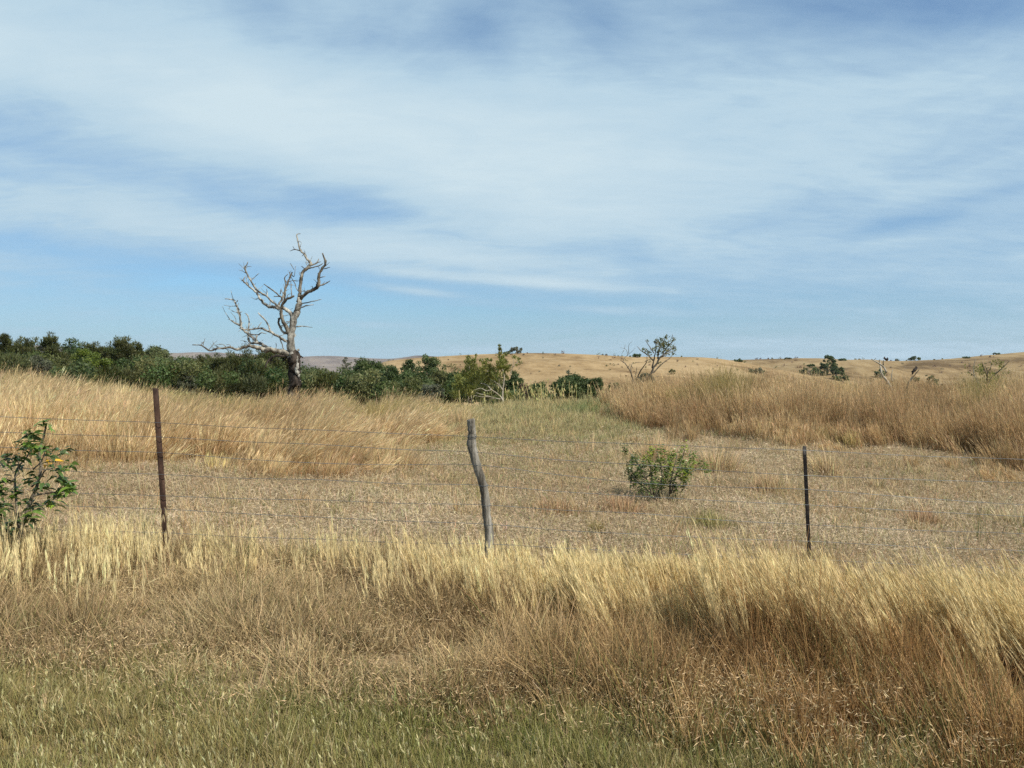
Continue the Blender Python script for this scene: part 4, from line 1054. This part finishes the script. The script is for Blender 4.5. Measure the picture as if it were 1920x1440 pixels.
def green_rise():
    r = np.random.default_rng(104)
    def samp(m):
        u, y = fan(r, m * 3, 740, 1230, 16.5, 29.5, .5)
        ok = r.random(len(u)) < np.interp(u, [740, 880, 1150, 1230], [.2, 1, 1, .2]) * np.interp(y, [16.5, 21], [.15, 1])
        return u[ok][:m], y[ok][:m]
    x, y, a, ids, cx, cy = clumped(r, 2600, 26, samp, .16)
    n = len(x); P = np.stack([x, y, H(x, y) - .01], 1)
    u_ = cx / cy * F + 960
    hc = r.gamma(4, .045, len(cx)) * np.interp(cy, [17, 25], [.6, 1.2])
    h = hc[ids] * r.uniform(.5, 1.1, n)
    vx = np.cos(a) * .3 + r.normal(0, .2, n) + .1; vy = np.sin(a) * .3 + r.normal(0, .2, n)
    gg = np.clip(np.exp(-((u_ - 1110) / 60) ** 2 - ((cy - 23.8) / 2.0) ** 2) * 1.1 + .25 * patch(cx, cy, 41, .9), 0, 1)[ids][:, None]
    ct = jit(r, (.43, .37, .185), n, .16) * (1 - gg) + jit(r, (.20, .24, .09), n, .16) * gg
    dry = (r.random(len(cx)) < .22)[ids][:, None]
    ct = np.where(dry, jit(r, (.54, .42, .20), n, .14), ct)
    V, f, c, C = blades(P, h, (.005 + .0003 * y) * r.uniform(.7, 1.3, n), np.arctan2(vy, vx), np.clip(np.hypot(vx, vy), 0, .85), ct * .75, ct, r.uniform(0, 6.28, n), 3)
    parts = [(V, f, c)]
    # tall seed stalks on the skyline of the rise
    cu = np.concatenate([r.normal(1030, 28, 24), r.normal(400, 55, 60), r.uniform(860, 1150, 30), r.normal(1000, 12, 10)])
    cy2 = r.uniform(26, 29, len(cu))
    P = place(cu, cy2); n = len(cu)
    ct = jit(r, (.50, .40, .18), n, .12)
    V, f, c, C = blades(P, r.uniform(.55, 1.05, n), np.full(n, .018), r.uniform(0, 6.28, n), r.uniform(.02, .2, n), ct * .7, ct, r.uniform(0, 6.28, n), 3, tipw=.5)
    parts.append((V, f, c))
    for q in range(6):
        s0 = C[:, 1] + (C[:, 3] - C[:, 1]) * r.uniform(.1, 1.0, n)[:, None]
        L = r.uniform(.08, .16, n)
        parts.append(leaf_quads(s0 + r.normal(0, .02, s0.shape), unit(r, n), np.array([0, 0, 1.0]) + r.normal(0, .35, (n, 3)), L, L * .3, jit(r, (.46, .42, .18), n, .15)))
    V, f, c = join(parts)
    tag(mesh_obj('olive_grass', V, f, M_GRASS, col=c), 'olive green short grass on the low rise in front of the round bush', 'grass', kind='stuff')
green_rise()

GB = lambda u: np.interp(u, [-330, 0, 400, 800, 1200, 1500, 1920, 2250], [4.10, 4.02, 3.92, 3.78, 3.66, 3.45, 3.22, 3.1])   # edge of the mown verge

def brown_layer():
    r = np.random.default_rng(105)
    def samp(m):
        u, y = fan(r, m * 5, UL, UR, 3.0, 7.0, .6)
        x = (u - 960) / F * y
        ok = (y > GB(u) + r.normal(0, .17, len(u)) + .12 * patch(x, y, 55, 2.0)) & (y < np.interp(u, [500, 1000, 1500], [6.9, 6.2, 5.7]) + r.normal(0, .2, len(u))) & (patch(x, y, 56, 4.5) > -.72 + r.normal(0, .2, len(u)))
        return u[ok][:m], y[ok][:m]
    x, y, a, ids, cx, cy = clumped(r, 6000, 36, samp, .075)
    n = len(x); P = np.stack([x, y, H(x, y) - .01], 1)
    u_ = cx / cy * F + 960
    right = np.interp(u_, [700, 1500], [0, 1])
    hc = (.09 + r.gamma(4, .022, len(cx))) * (1 + .8 * right) * np.clip(1 + .35 * patch(cx, cy, 57, 3.5), .4, 1.7) * np.interp(cy - GB(u_), [0, .5], [.55, 1])
    h = hc[ids] * r.uniform(.5, 1.15, n)
    sp = (.62 - .34 * right)[ids]
    vx = np.cos(a) * sp + r.normal(0, .3, n) * (1.1 - .6 * right[ids]) - .12 * right[ids]; vy = np.sin(a) * sp + r.normal(0, .25, n)
    t = np.clip(.5 + .55 * patch(cx, cy, 51, 2.4) + r.normal(0, .25, len(cx)), 0, 1)[ids][:, None]
    rr = right[ids][:, None]
    ca = jit(r, (.49, .375, .20), n, .2, .2) * t + jit(r, (.31, .22, .108), n, .2, .2) * (1 - t)
    cb_ = jit(r, (.49, .315, .138), n, .2, .2) * t + jit(r, (.28, .162, .066), n, .22, .2) * (1 - t)
    ct = ca * (1 - rr) + cb_ * rr
    gn = (r.random(len(cx)) < np.interp(cy - GB(u_), [0, .35, 1.0], [.45, .10, .04]))[ids][:, None]
    ct = np.where(gn, jit(r, (.20, .19, .065), n, .2), ct)
    V, f, c, C = blades(P, h, r.uniform(.003, .0075, n), np.arctan2(vy, vx), np.clip(np.hypot(vx, vy), 0, .93), ct * .72, ct, r.uniform(0, 6.28, n), 3, power=1.5, tipw=.2)
    parts = [(V, f, c)]
    # curled leaf bits and broken straw
    m = 155000
    u, y = samp(m); m = len(u); p = place(u, y)
    p[:, 2] += r.uniform(.0, .16, m) * np.interp(u, [600, 1500], [.8, 1.6])
    ax = r.normal(0, 1, (m, 3)) * np.array([1, .7, .7])
    L = r.uniform(.014, .042, m)
    parts.append(leaf_quads(p, unit(r, m), ax, L, r.uniform(.002, .0045, m), jit(r, (.52, .385, .215), m, .30, .12), fold=.2))
    m = 900
    u, y = samp(m); m = len(u); p = place(u, y); p[:, 2] += r.uniform(.02, .16, m)
    ax = r.normal(0, 1, (m, 3)) * np.array([1, .6, .25])
    parts.append(leaf_quads(p, unit(r, m), ax, r.uniform(.08, .24, m), r.uniform(.0022, .0042, m), jit(r, (.60, .48, .28), m, .15)))
    V, f, c = join(parts)
    tag(mesh_obj('brown_grass', V, f, M_GRASS, col=c), 'matted brown dry grass between the mown verge and the fence', 'grass', kind='stuff')
brown_layer()

def seed_grass():
    r = np.random.default_rng(106)
    ylo = lambda u: np.interp(u, [-330, 0, 300, 600, 900, 1200, 1500, 1800, 2250], [5.7, 5.7, 5.8, 5.8, 5.5, 5.0, 4.6, 4.4, 4.3])
    yhi = lambda u: np.interp(u, [-330, 300, 900, 1300, 1800, 2250], [6.7, 6.7, 6.6, 6.2, 5.7, 5.6])
    def samp(m):
        u, y = fan(r, m * 12, UL, UR, 4.0, 6.9, .8)
        x = (u - 960) / F * y
        dens = np.interp(u, [-330, 0, 150, 350, 480, 620, 800, 1000, 1300, 2250], [.20, .20, .17, .13, .10, .11, .19, .36, .62, .7])
        ok = (y > ylo(u) + r.normal(0, np.interp(u, [300, 1300], [.42, .16]), len(u))) & (y < yhi(u) + r.normal(0, .15, len(u))) & (r.random(len(u)) < dens) & (patch(x, y, 65, 4.0) > np.interp(u, [700, 1200], [-.9, -.35]) + r.normal(0, .25, len(u)))
        return u[ok][:m], y[ok][:m]
    x, y, a, ids, cx, cy = clumped(r, 2100, 11, samp, np.clip(r.normal(.024, .013, 2100), .006, .08))
    uu = x / y * F + 960
    left = np.interp(uu, [700, 1250], [1, 0])
    x = x + r.normal(0, .055, len(x)) * left; y = y + r.normal(0, .10, len(x)) * left
    keep = r.random(len(x)) > .45 * left
    x, y, a, ids = x[keep], y[keep], a[keep], ids[keep]
    n = len(x); P = np.stack([x, y, H(x, y) - .01], 1)
    u_ = cx / cy * F + 960
    hl = np.interp(u_, [-330, 0, 200, 500, 800, 1100], [.40, .40, .37, .33, .33, .38])
    hr = .73 - .25 * (cy - 4.4)
    k = np.interp(u_, [900, 1400], [0, 1])
    hc = (hl * (1 - k) + hr * k) * np.clip(r.normal(.93, np.interp(u_, [300, 1200], [.22, .15]), len(cx)), .4, 1.35)
    h = hc[ids] * r.uniform(.70, 1.1, n)
    lc = np.interp(u_, [0, 500, 1000, 1500, 1900], [.02, -.08, -.2, -.34, -.42]) + r.normal(0, .07, len(cx)); ly = r.normal(0, .1, len(cx))
    vx = lc[ids] + np.cos(a) * .05 + r.normal(0, .04, n); vy = ly[ids] + np.sin(a) * .05 + r.normal(0, .05, n)
    t = np.clip(.5 + .5 * patch(cx, cy, 61, 1.5) + r.normal(0, .25, len(cx)), 0, 1)[ids][:, None]
    ck = np.clip(r.normal(1, .12, len(cx)), .7, 1.25)[ids][:, None]
    ct = (jit(r, (.72, .60, .33), n, .07, .2) * t + jit(r, (.58, .455, .23), n, .10, .2) * (1 - t)) * ck
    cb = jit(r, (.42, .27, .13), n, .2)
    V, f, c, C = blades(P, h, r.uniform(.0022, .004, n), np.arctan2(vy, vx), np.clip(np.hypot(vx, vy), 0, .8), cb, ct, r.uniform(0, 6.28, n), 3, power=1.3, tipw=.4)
    parts = [(V, f, c)]
    sel = np.where(r.random(n) < .85)[0]
    parts += streaks(r, C, sel, -.75, 1.05, 24, .035, .08, .062, ct, .0055, .08)
    V, f, c = join(parts)
    tag(mesh_obj('seed_grass', V, f, M_GRASS, col=c), 'pale straw coloured seeding grass standing along the wire fence', 'grass', kind='stuff')
seed_grass()

def verge():
    r = np.random.default_rng(107)
    def samp(m):
        u, y = fan(r, m * 3, UL - 200, UR + 200, 2.2, 4.8, .6)
        x = (u - 960) / F * y
        ok = (y < GB(u) + .12 + r.normal(0, .2, len(u)) + .12 * patch(x, y, 55, 2.0))
        return u[ok][:m], y[ok][:m]
    x, y, a, ids, cx, cy = clumped(r, 7600, 32, samp, .045)
    n = len(x); P = np.stack([x, y, H(x, y) - .01], 1)
    hc = (.035 + r.gamma(4, .012, len(cx)))
    h = hc[ids] * r.uniform(.5, 1.2, n)
    vx = np.cos(a) * .3 + r.normal(0, .25, n) - .05; vy = np.sin(a) * .3 + r.normal(0, .25, n)
    hc = hc * np.clip(1 + .3 * patch(cx, cy, 72, 4.0), .5, 1.6); h = hc[ids] * r.uniform(.5, 1.2, n)
    pt = np.clip(.5 + .6 * patch(cx, cy, 71, 2.0) + r.normal(0, .2, len(cx)), 0, 1)[ids][:, None]
    ct = jit(r, (.23, .225, .070), n, .18) * pt + jit(r, (.30, .25, .10), n, .18) * (1 - pt)
    dry = (r.random(n) < .16)[:, None]
    ct = np.where(dry, jit(r, (.46, .38, .20), n, .15), ct)
    V, f, c, C = blades(P, h, r.uniform(.0025, .005, n), np.arctan2(vy, vx), np.clip(np.hypot(vx, vy), 0, .85), ct * .7, ct, r.uniform(0, 6.28, n), 3)
    parts = [(V, f, c)]
    # pale seeding stalks
    m = 2600
    u, yy = samp(m); m = len(u); P = place(u, yy)
    ct = jit(r, (.44, .41, .20), m, .14)
    V, f, c, C = blades(P, r.uniform(.07, .15, m), np.full(m, .0024), r.normal(3.1, .8, m), r.uniform(.02, .35, m), ct * .8, ct, r.uniform(0, 6.28, m), 3, tipw=.5)
    parts.append((V, f, c))
    for q in range(5):
        s0 = C[:, 2] + (C[:, 3] - C[:, 2]) * r.uniform(0, 1.0, m)[:, None]
        L = r.uniform(.012, .03, m)
        parts.append(leaf_quads(s0 + r.normal(0, .003, s0.shape), unit(r, m), C[:, 3] - C[:, 2] + r.normal(0, .01, (m, 3)), L, L * .22, jit(r, (.46, .42, .22), m, .12)))
    V, f, c = join(parts)
    tag(mesh_obj('verge_grass', V, f, M_GRASS, col=c), 'short green roadside grass along the bottom of the picture', 'grass', kind='stuff')
verge()

# tussocks that stand alone in the paddock
def tussock(u, v, wpx, hpx, ct, label, seed, lx=0.0):
    r = np.random.default_rng(seed)
    ys = np.linspace(6.8, 24, 400); uu = np.full(400, u)
    p = place(uu, ys); vs = V0 + (ZC - p[:, 2]) / p[:, 1] * F
    j = int(np.argmin(np.abs(vs - v))); d = ys[j]; b = p[j]
    k = d / F
    n = int(560 * max(1, wpx / 60))
    t = np.stack([np.clip(r.normal(0, .33, n), -.62, .62) * wpx * k, np.clip(r.normal(0, .32, n), -.6, .6) * min(wpx, 70) * k], 1)
    x, y = b[0] + t[:, 0], b[1] + t[:, 1]
    P = np.stack([t[:, 0], t[:, 1], H(x, y) - b[2] - .01], 1)
    fall = np.exp(-(t[:, 0] / (wpx * .45 * k)) ** 2)
    h = hpx * k * np.abs(r.normal(.62, .3, n)) * (.35 + .65 * fall)
    vx = t[:, 0] / (wpx * .5 * k) * .4 + r.normal(0, .2, n) + lx; vy = r.normal(0, .3, n)
    c = jit(r, ct, n, .18)
    V, f, col, C = blades(P, h, (.004 + .0003 * d) * r.uniform(.7, 1.3, n), np.arctan2(vy, vx), np.clip(np.hypot(vx, vy), 0, .9), c * .65, c, r.uniform(0, 6.28, n), 3)
    o = mesh_obj('grass_tussock', V, f, M_GRASS, col=col)
    o.location = b
    tag(o, label, 'tussock', 'lone tussocks in the paddock')
RED, GOLD, STRAW = (.47, .31, .17), (.58, .43, .23), (.60, .49, .29)
tussock(1040, 962, 90, 34, RED, 'reddish spreading tussock left below the paddock bush', 201)
tussock(1165, 958, 90, 32, RED, 'reddish spreading tussock directly below the paddock bush', 202)
tussock(1345, 885, 95, 58, GOLD, 'golden tussock leaning against the right side of the paddock bush', 203, .15)
tussock(1440, 918, 50, 34, RED, 'small reddish tussock between paddock bush and black picket', 204)
tussock(1545, 890, 55, 52, GOLD, 'upright golden tussock just right of the black picket top', 205)
tussock(1730, 985, 60, 46, RED, 'low reddish tussock right of the black picket', 206)
tussock(1905, 985, 60, 40, STRAW, 'straw tussock at the right edge behind the fence', 207)
tussock(1120, 1000, 36, 24, (.30, .24, .09), 'small olive tussock right of the wooden post foot', 208)
tussock(740, 880, 130, 60, GOLD, 'ragged golden tussock left of the wooden post top', 209, .2)
tussock(1235, 860, 90, 50, GOLD, 'golden wisps standing behind the paddock bush', 210)
tussock(860, 800, 60, 40, GOLD, 'golden tussock between golden grass and the green rise', 211)
tussock(1330, 990, 70, 36, (.32, .28, .11), 'dull green tussock left of the black picket foot', 212)
tussock(1250, 938, 110, 26, STRAW, 'straw wisps across the front foot of the paddock bush', 214)
tussock(610, 895, 110, 40, (.46, .28, .13), 'brown tussock at the front edge of the golden grass', 213, .2)

# ------------------------------------------------------------------ sky and light
SUN_EL, SUN_AZ = 46.0, 128.0     # degrees, azimuth clockwise from the view direction
def world():
    w = bpy.data.worlds.new('World')
    SC.world = w
    w.use_nodes = True
    t = w.node_tree; t.nodes.clear(); g = NT(t)
    out = g.n('ShaderNodeOutputWorld')
    sky = g.n('ShaderNodeTexSky', sky_type='NISHITA', sun_disc=False, sun_elevation=R(SUN_EL), sun_rotation=R(SUN_AZ), altitude=50, air_density=1.0, dust_density=0.7, ozone_density=1.6)
    tc = g.n('ShaderNodeTexCoord')
    sp = g.n('ShaderNodeSeparateXYZ', ins={0: tc.outputs['Generated']})
    x, y, z = sp.outputs
    az = g.math('ARCTAN2', x, y)
    el = g.math('ARCSINE', z)
    # cloud sheet: project the direction on a plane overhead
    zz = g.math('ADD', g.math('MAXIMUM', z, 0.0), 0.16)
    px = g.math('DIVIDE', x, zz); py = g.math('DIVIDE', y, zz)
    pv = g.n('ShaderNodeCombineXYZ', ins={0: px, 1: py, 2: 0.0}).outputs[0]
    def mapped(rot, sx, sy):
        return g.n('ShaderNodeMapping', ins={'Vector': pv, 'Rotation': (0, 0, R(rot)), 'Scale': (sx, sy, 1)}).outputs[0]
    nA = g.noise(mapped(-24, 0.42, 1.0), 1.1, 5, .52, .5)
    nB = g.noise(mapped(-20, 0.85, 1.2), 2.4, 7, .58, .7)
    nC = g.noise(mapped(-14, .9, 2.6), 7.0, 6, .62, .4)
    def gauss(u, v, su, sv, rot=0.0):
        a0 = math.atan((u - 960) / F); e0 = math.atan((V0 - v) / F * math.cos(a0))
        da = g.math('SUBTRACT', az, a0); de = g.math('SUBTRACT', el, e0)
        c, s = math.cos(R(rot)), math.sin(R(rot))
        p = g.math('ADD', g.math('MULTIPLY', da, c), g.math('MULTIPLY', de, s))
        q = g.math('SUBTRACT', g.math('MULTIPLY', de, c), g.math('MULTIPLY', da, s))
        p = g.math('DIVIDE', p, su / F); q = g.math('DIVIDE', q, sv / F)
        r2 = g.math('ADD', g.math('MULTIPLY', p, p), g.math('MULTIPLY', q, q))
        return g.math('EXPONENT', g.math('MULTIPLY', r2, -1.0))
    blobs = [  # u, v, su, sv, rotation (deg, + = rising to the right), weight on whiteness
        (150, 130, 420, 75, -12, .42), (560, 200, 420, 90, -16, .36), (950, 260, 420, 110, -12, .30), (1350, 200, 520, 170, 0, .13), (1750, 230, 380, 180, 0, .07), (1500, 440, 420, 130, 0, -.10), (150, 210, 300, 60, -12, .14),
        (300, 430, 520, 45, -4, .22), (1000, 380, 400, 60, -6, .16), (760, 470, 380, 30, -5, .12), (1250, 520, 380, 40, -3, .08),
        (100, 10, 420, 55, 0, -.12), (700, 60, 300, 50, -8, -.04), (300, 300, 480, 60, -18, -.07), (60, 260, 160, 60, -10, -.06), (640, 370, 260, 38, -10, -.10),
        (330, 520, 420, 40, -3, -.32), (760, 560, 420, 50, -2, -.24), (200, 600, 520, 40, 0, -.18), (1050, 610, 420, 40, 0, -.14), (1120, 40, 70, 45, -30, -.16), (1600, 10, 240, 40, -6, -.26), (1860, 5, 160, 40, 0, -.2), (1000, 0, 120, 40, 0, -.1),
        (1700, 415, 60, 13, 4, -.22), (1870, 360, 60, 12, 4, -.16), (1080, 470, 160, 22, -8, -.10), (900, 70, 80, 40, -40, -.14), (1550, 560, 320, 60, 0, -.04),
        (80, 500, 150, 20, -4, .34), (1000, 530, 260, 11, -4, .50), (770, 545, 110, 9, -6, .50), (640, 605, 130, 8, -2, .26), (1100, 580, 220, 9, -3, .26), (400, 560, 300, 7, -2, .16)]
    acc = None
    for b in blobs:
        v = g.math('MULTIPLY', gauss(*b[:5]), b[5] * (.78 if b[5] > .1 or b[1] < 320 else 1.0))
        acc = v if acc is None else g.math('ADD', acc, v)
    nz = g.math('ADD', g.math('MULTIPLY', g.math('SUBTRACT', nA, .5), .50), g.math('ADD', g.math('MULTIPLY', g.math('SUBTRACT', nB, .5), .50), g.math('MULTIPLY', g.math('SUBTRACT', nC, .5), .20)))
    dens = g.math('ADD', g.math('ADD', acc, nz), 0.545)
    ccol = g.ramp(dens, [(0.0, (0.245, 0.385, 0.55)), (0.34, (0.315, 0.475, 0.625)), (0.62, (0.41, 0.565, 0.68)), (1.0, (0.55, 0.675, 0.74))])
    cov = g.math('ADD', g.math('MULTIPLY', dens, 1.5), -.02, clamp=True)
    hz = g.math('SUBTRACT', 1.0, g.math('DIVIDE', g.math('MAXIMUM', z, 0.0), 0.06), clamp=True)
    STR = 0.10
    scale = g.n('ShaderNodeVectorMath', operation='SCALE', ins={0: ccol, 'Scale': 0.75 / STR})
    skyc = g.n('ShaderNodeVectorMath', operation='MULTIPLY', ins={0: sky.outputs[0], 1: (0.47, 0.67, 0.83)})
    mixc = g.mix(cov, skyc.outputs[0], scale.outputs[0])
    bg = g.n('ShaderNodeBackground', ins={0: mixc, 1: STR})
    t.links.new(bg.outputs[0], out.inputs[0])
world()

sd = bpy.data.lights.new('sun', 'SUN')
sd.energy = 4.4; sd.angle = R(0.6); sd.color = (1.0, 0.93, 0.82)
so = bpy.data.objects.new('sun', sd); COL.objects.link(so)
a, e = R(SUN_AZ), R(SUN_EL)
to_sun = Vector((math.sin(a) * math.cos(e), math.cos(a) * math.cos(e), math.sin(e)))
so.rotation_euler = (-to_sun).to_track_quat('-Z', 'Y').to_euler()
so.location = to_sun * 50

USE_HAZE = True
if USE_HAZE:
    m, g, out = new_mat('thin_air')
    pv = g.n('ShaderNodeVolumePrincipled', ins={'Color': (0.80, 0.88, 1.0, 1), 'Density': 0.00006, 'Anisotropy': 0.2})
    g.t.links.new(pv.outputs[0], out.inputs['Volume'])
    bx = np.array([(sx * 4700, y, z) for sx in (-1, 1) for y in (-160, 4700) for z in (-8.5, 160)])
    f = np.array([(0, 1, 3, 2), (4, 6, 7, 5), (0, 4, 5, 1), (2, 3, 7, 6), (0, 2, 6, 4), (1, 5, 7, 3)])
    tag(mesh_obj('haze', bx, f, m), 'thin bluish air fading the far hills', 'haze', kind='stuff')

# ------------------------------------------------------------------ camera
cd = bpy.data.cameras.new('camera')
cd.sensor_width = 36; cd.lens = F / 1920 * 36
cd.shift_y = -(720 - V0) / 1920
cd.clip_start = .05; cd.clip_end = 12000
co = bpy.data.objects.new('camera', cd); COL.objects.link(co)
co.location = (0, 0, ZC); co.rotation_euler = (R(90), 0, 0)
SC.camera = co
SC.view_settings.view_transform = 'Standard'
SC.view_settings.look = 'None'
SC.view_settings.exposure = 0.6
SC.view_settings.gamma = 1.0
SC.cycles.use_denoising = False
SC.cycles.max_bounces = 6
SC.cycles.transparent_max_bounces = 8
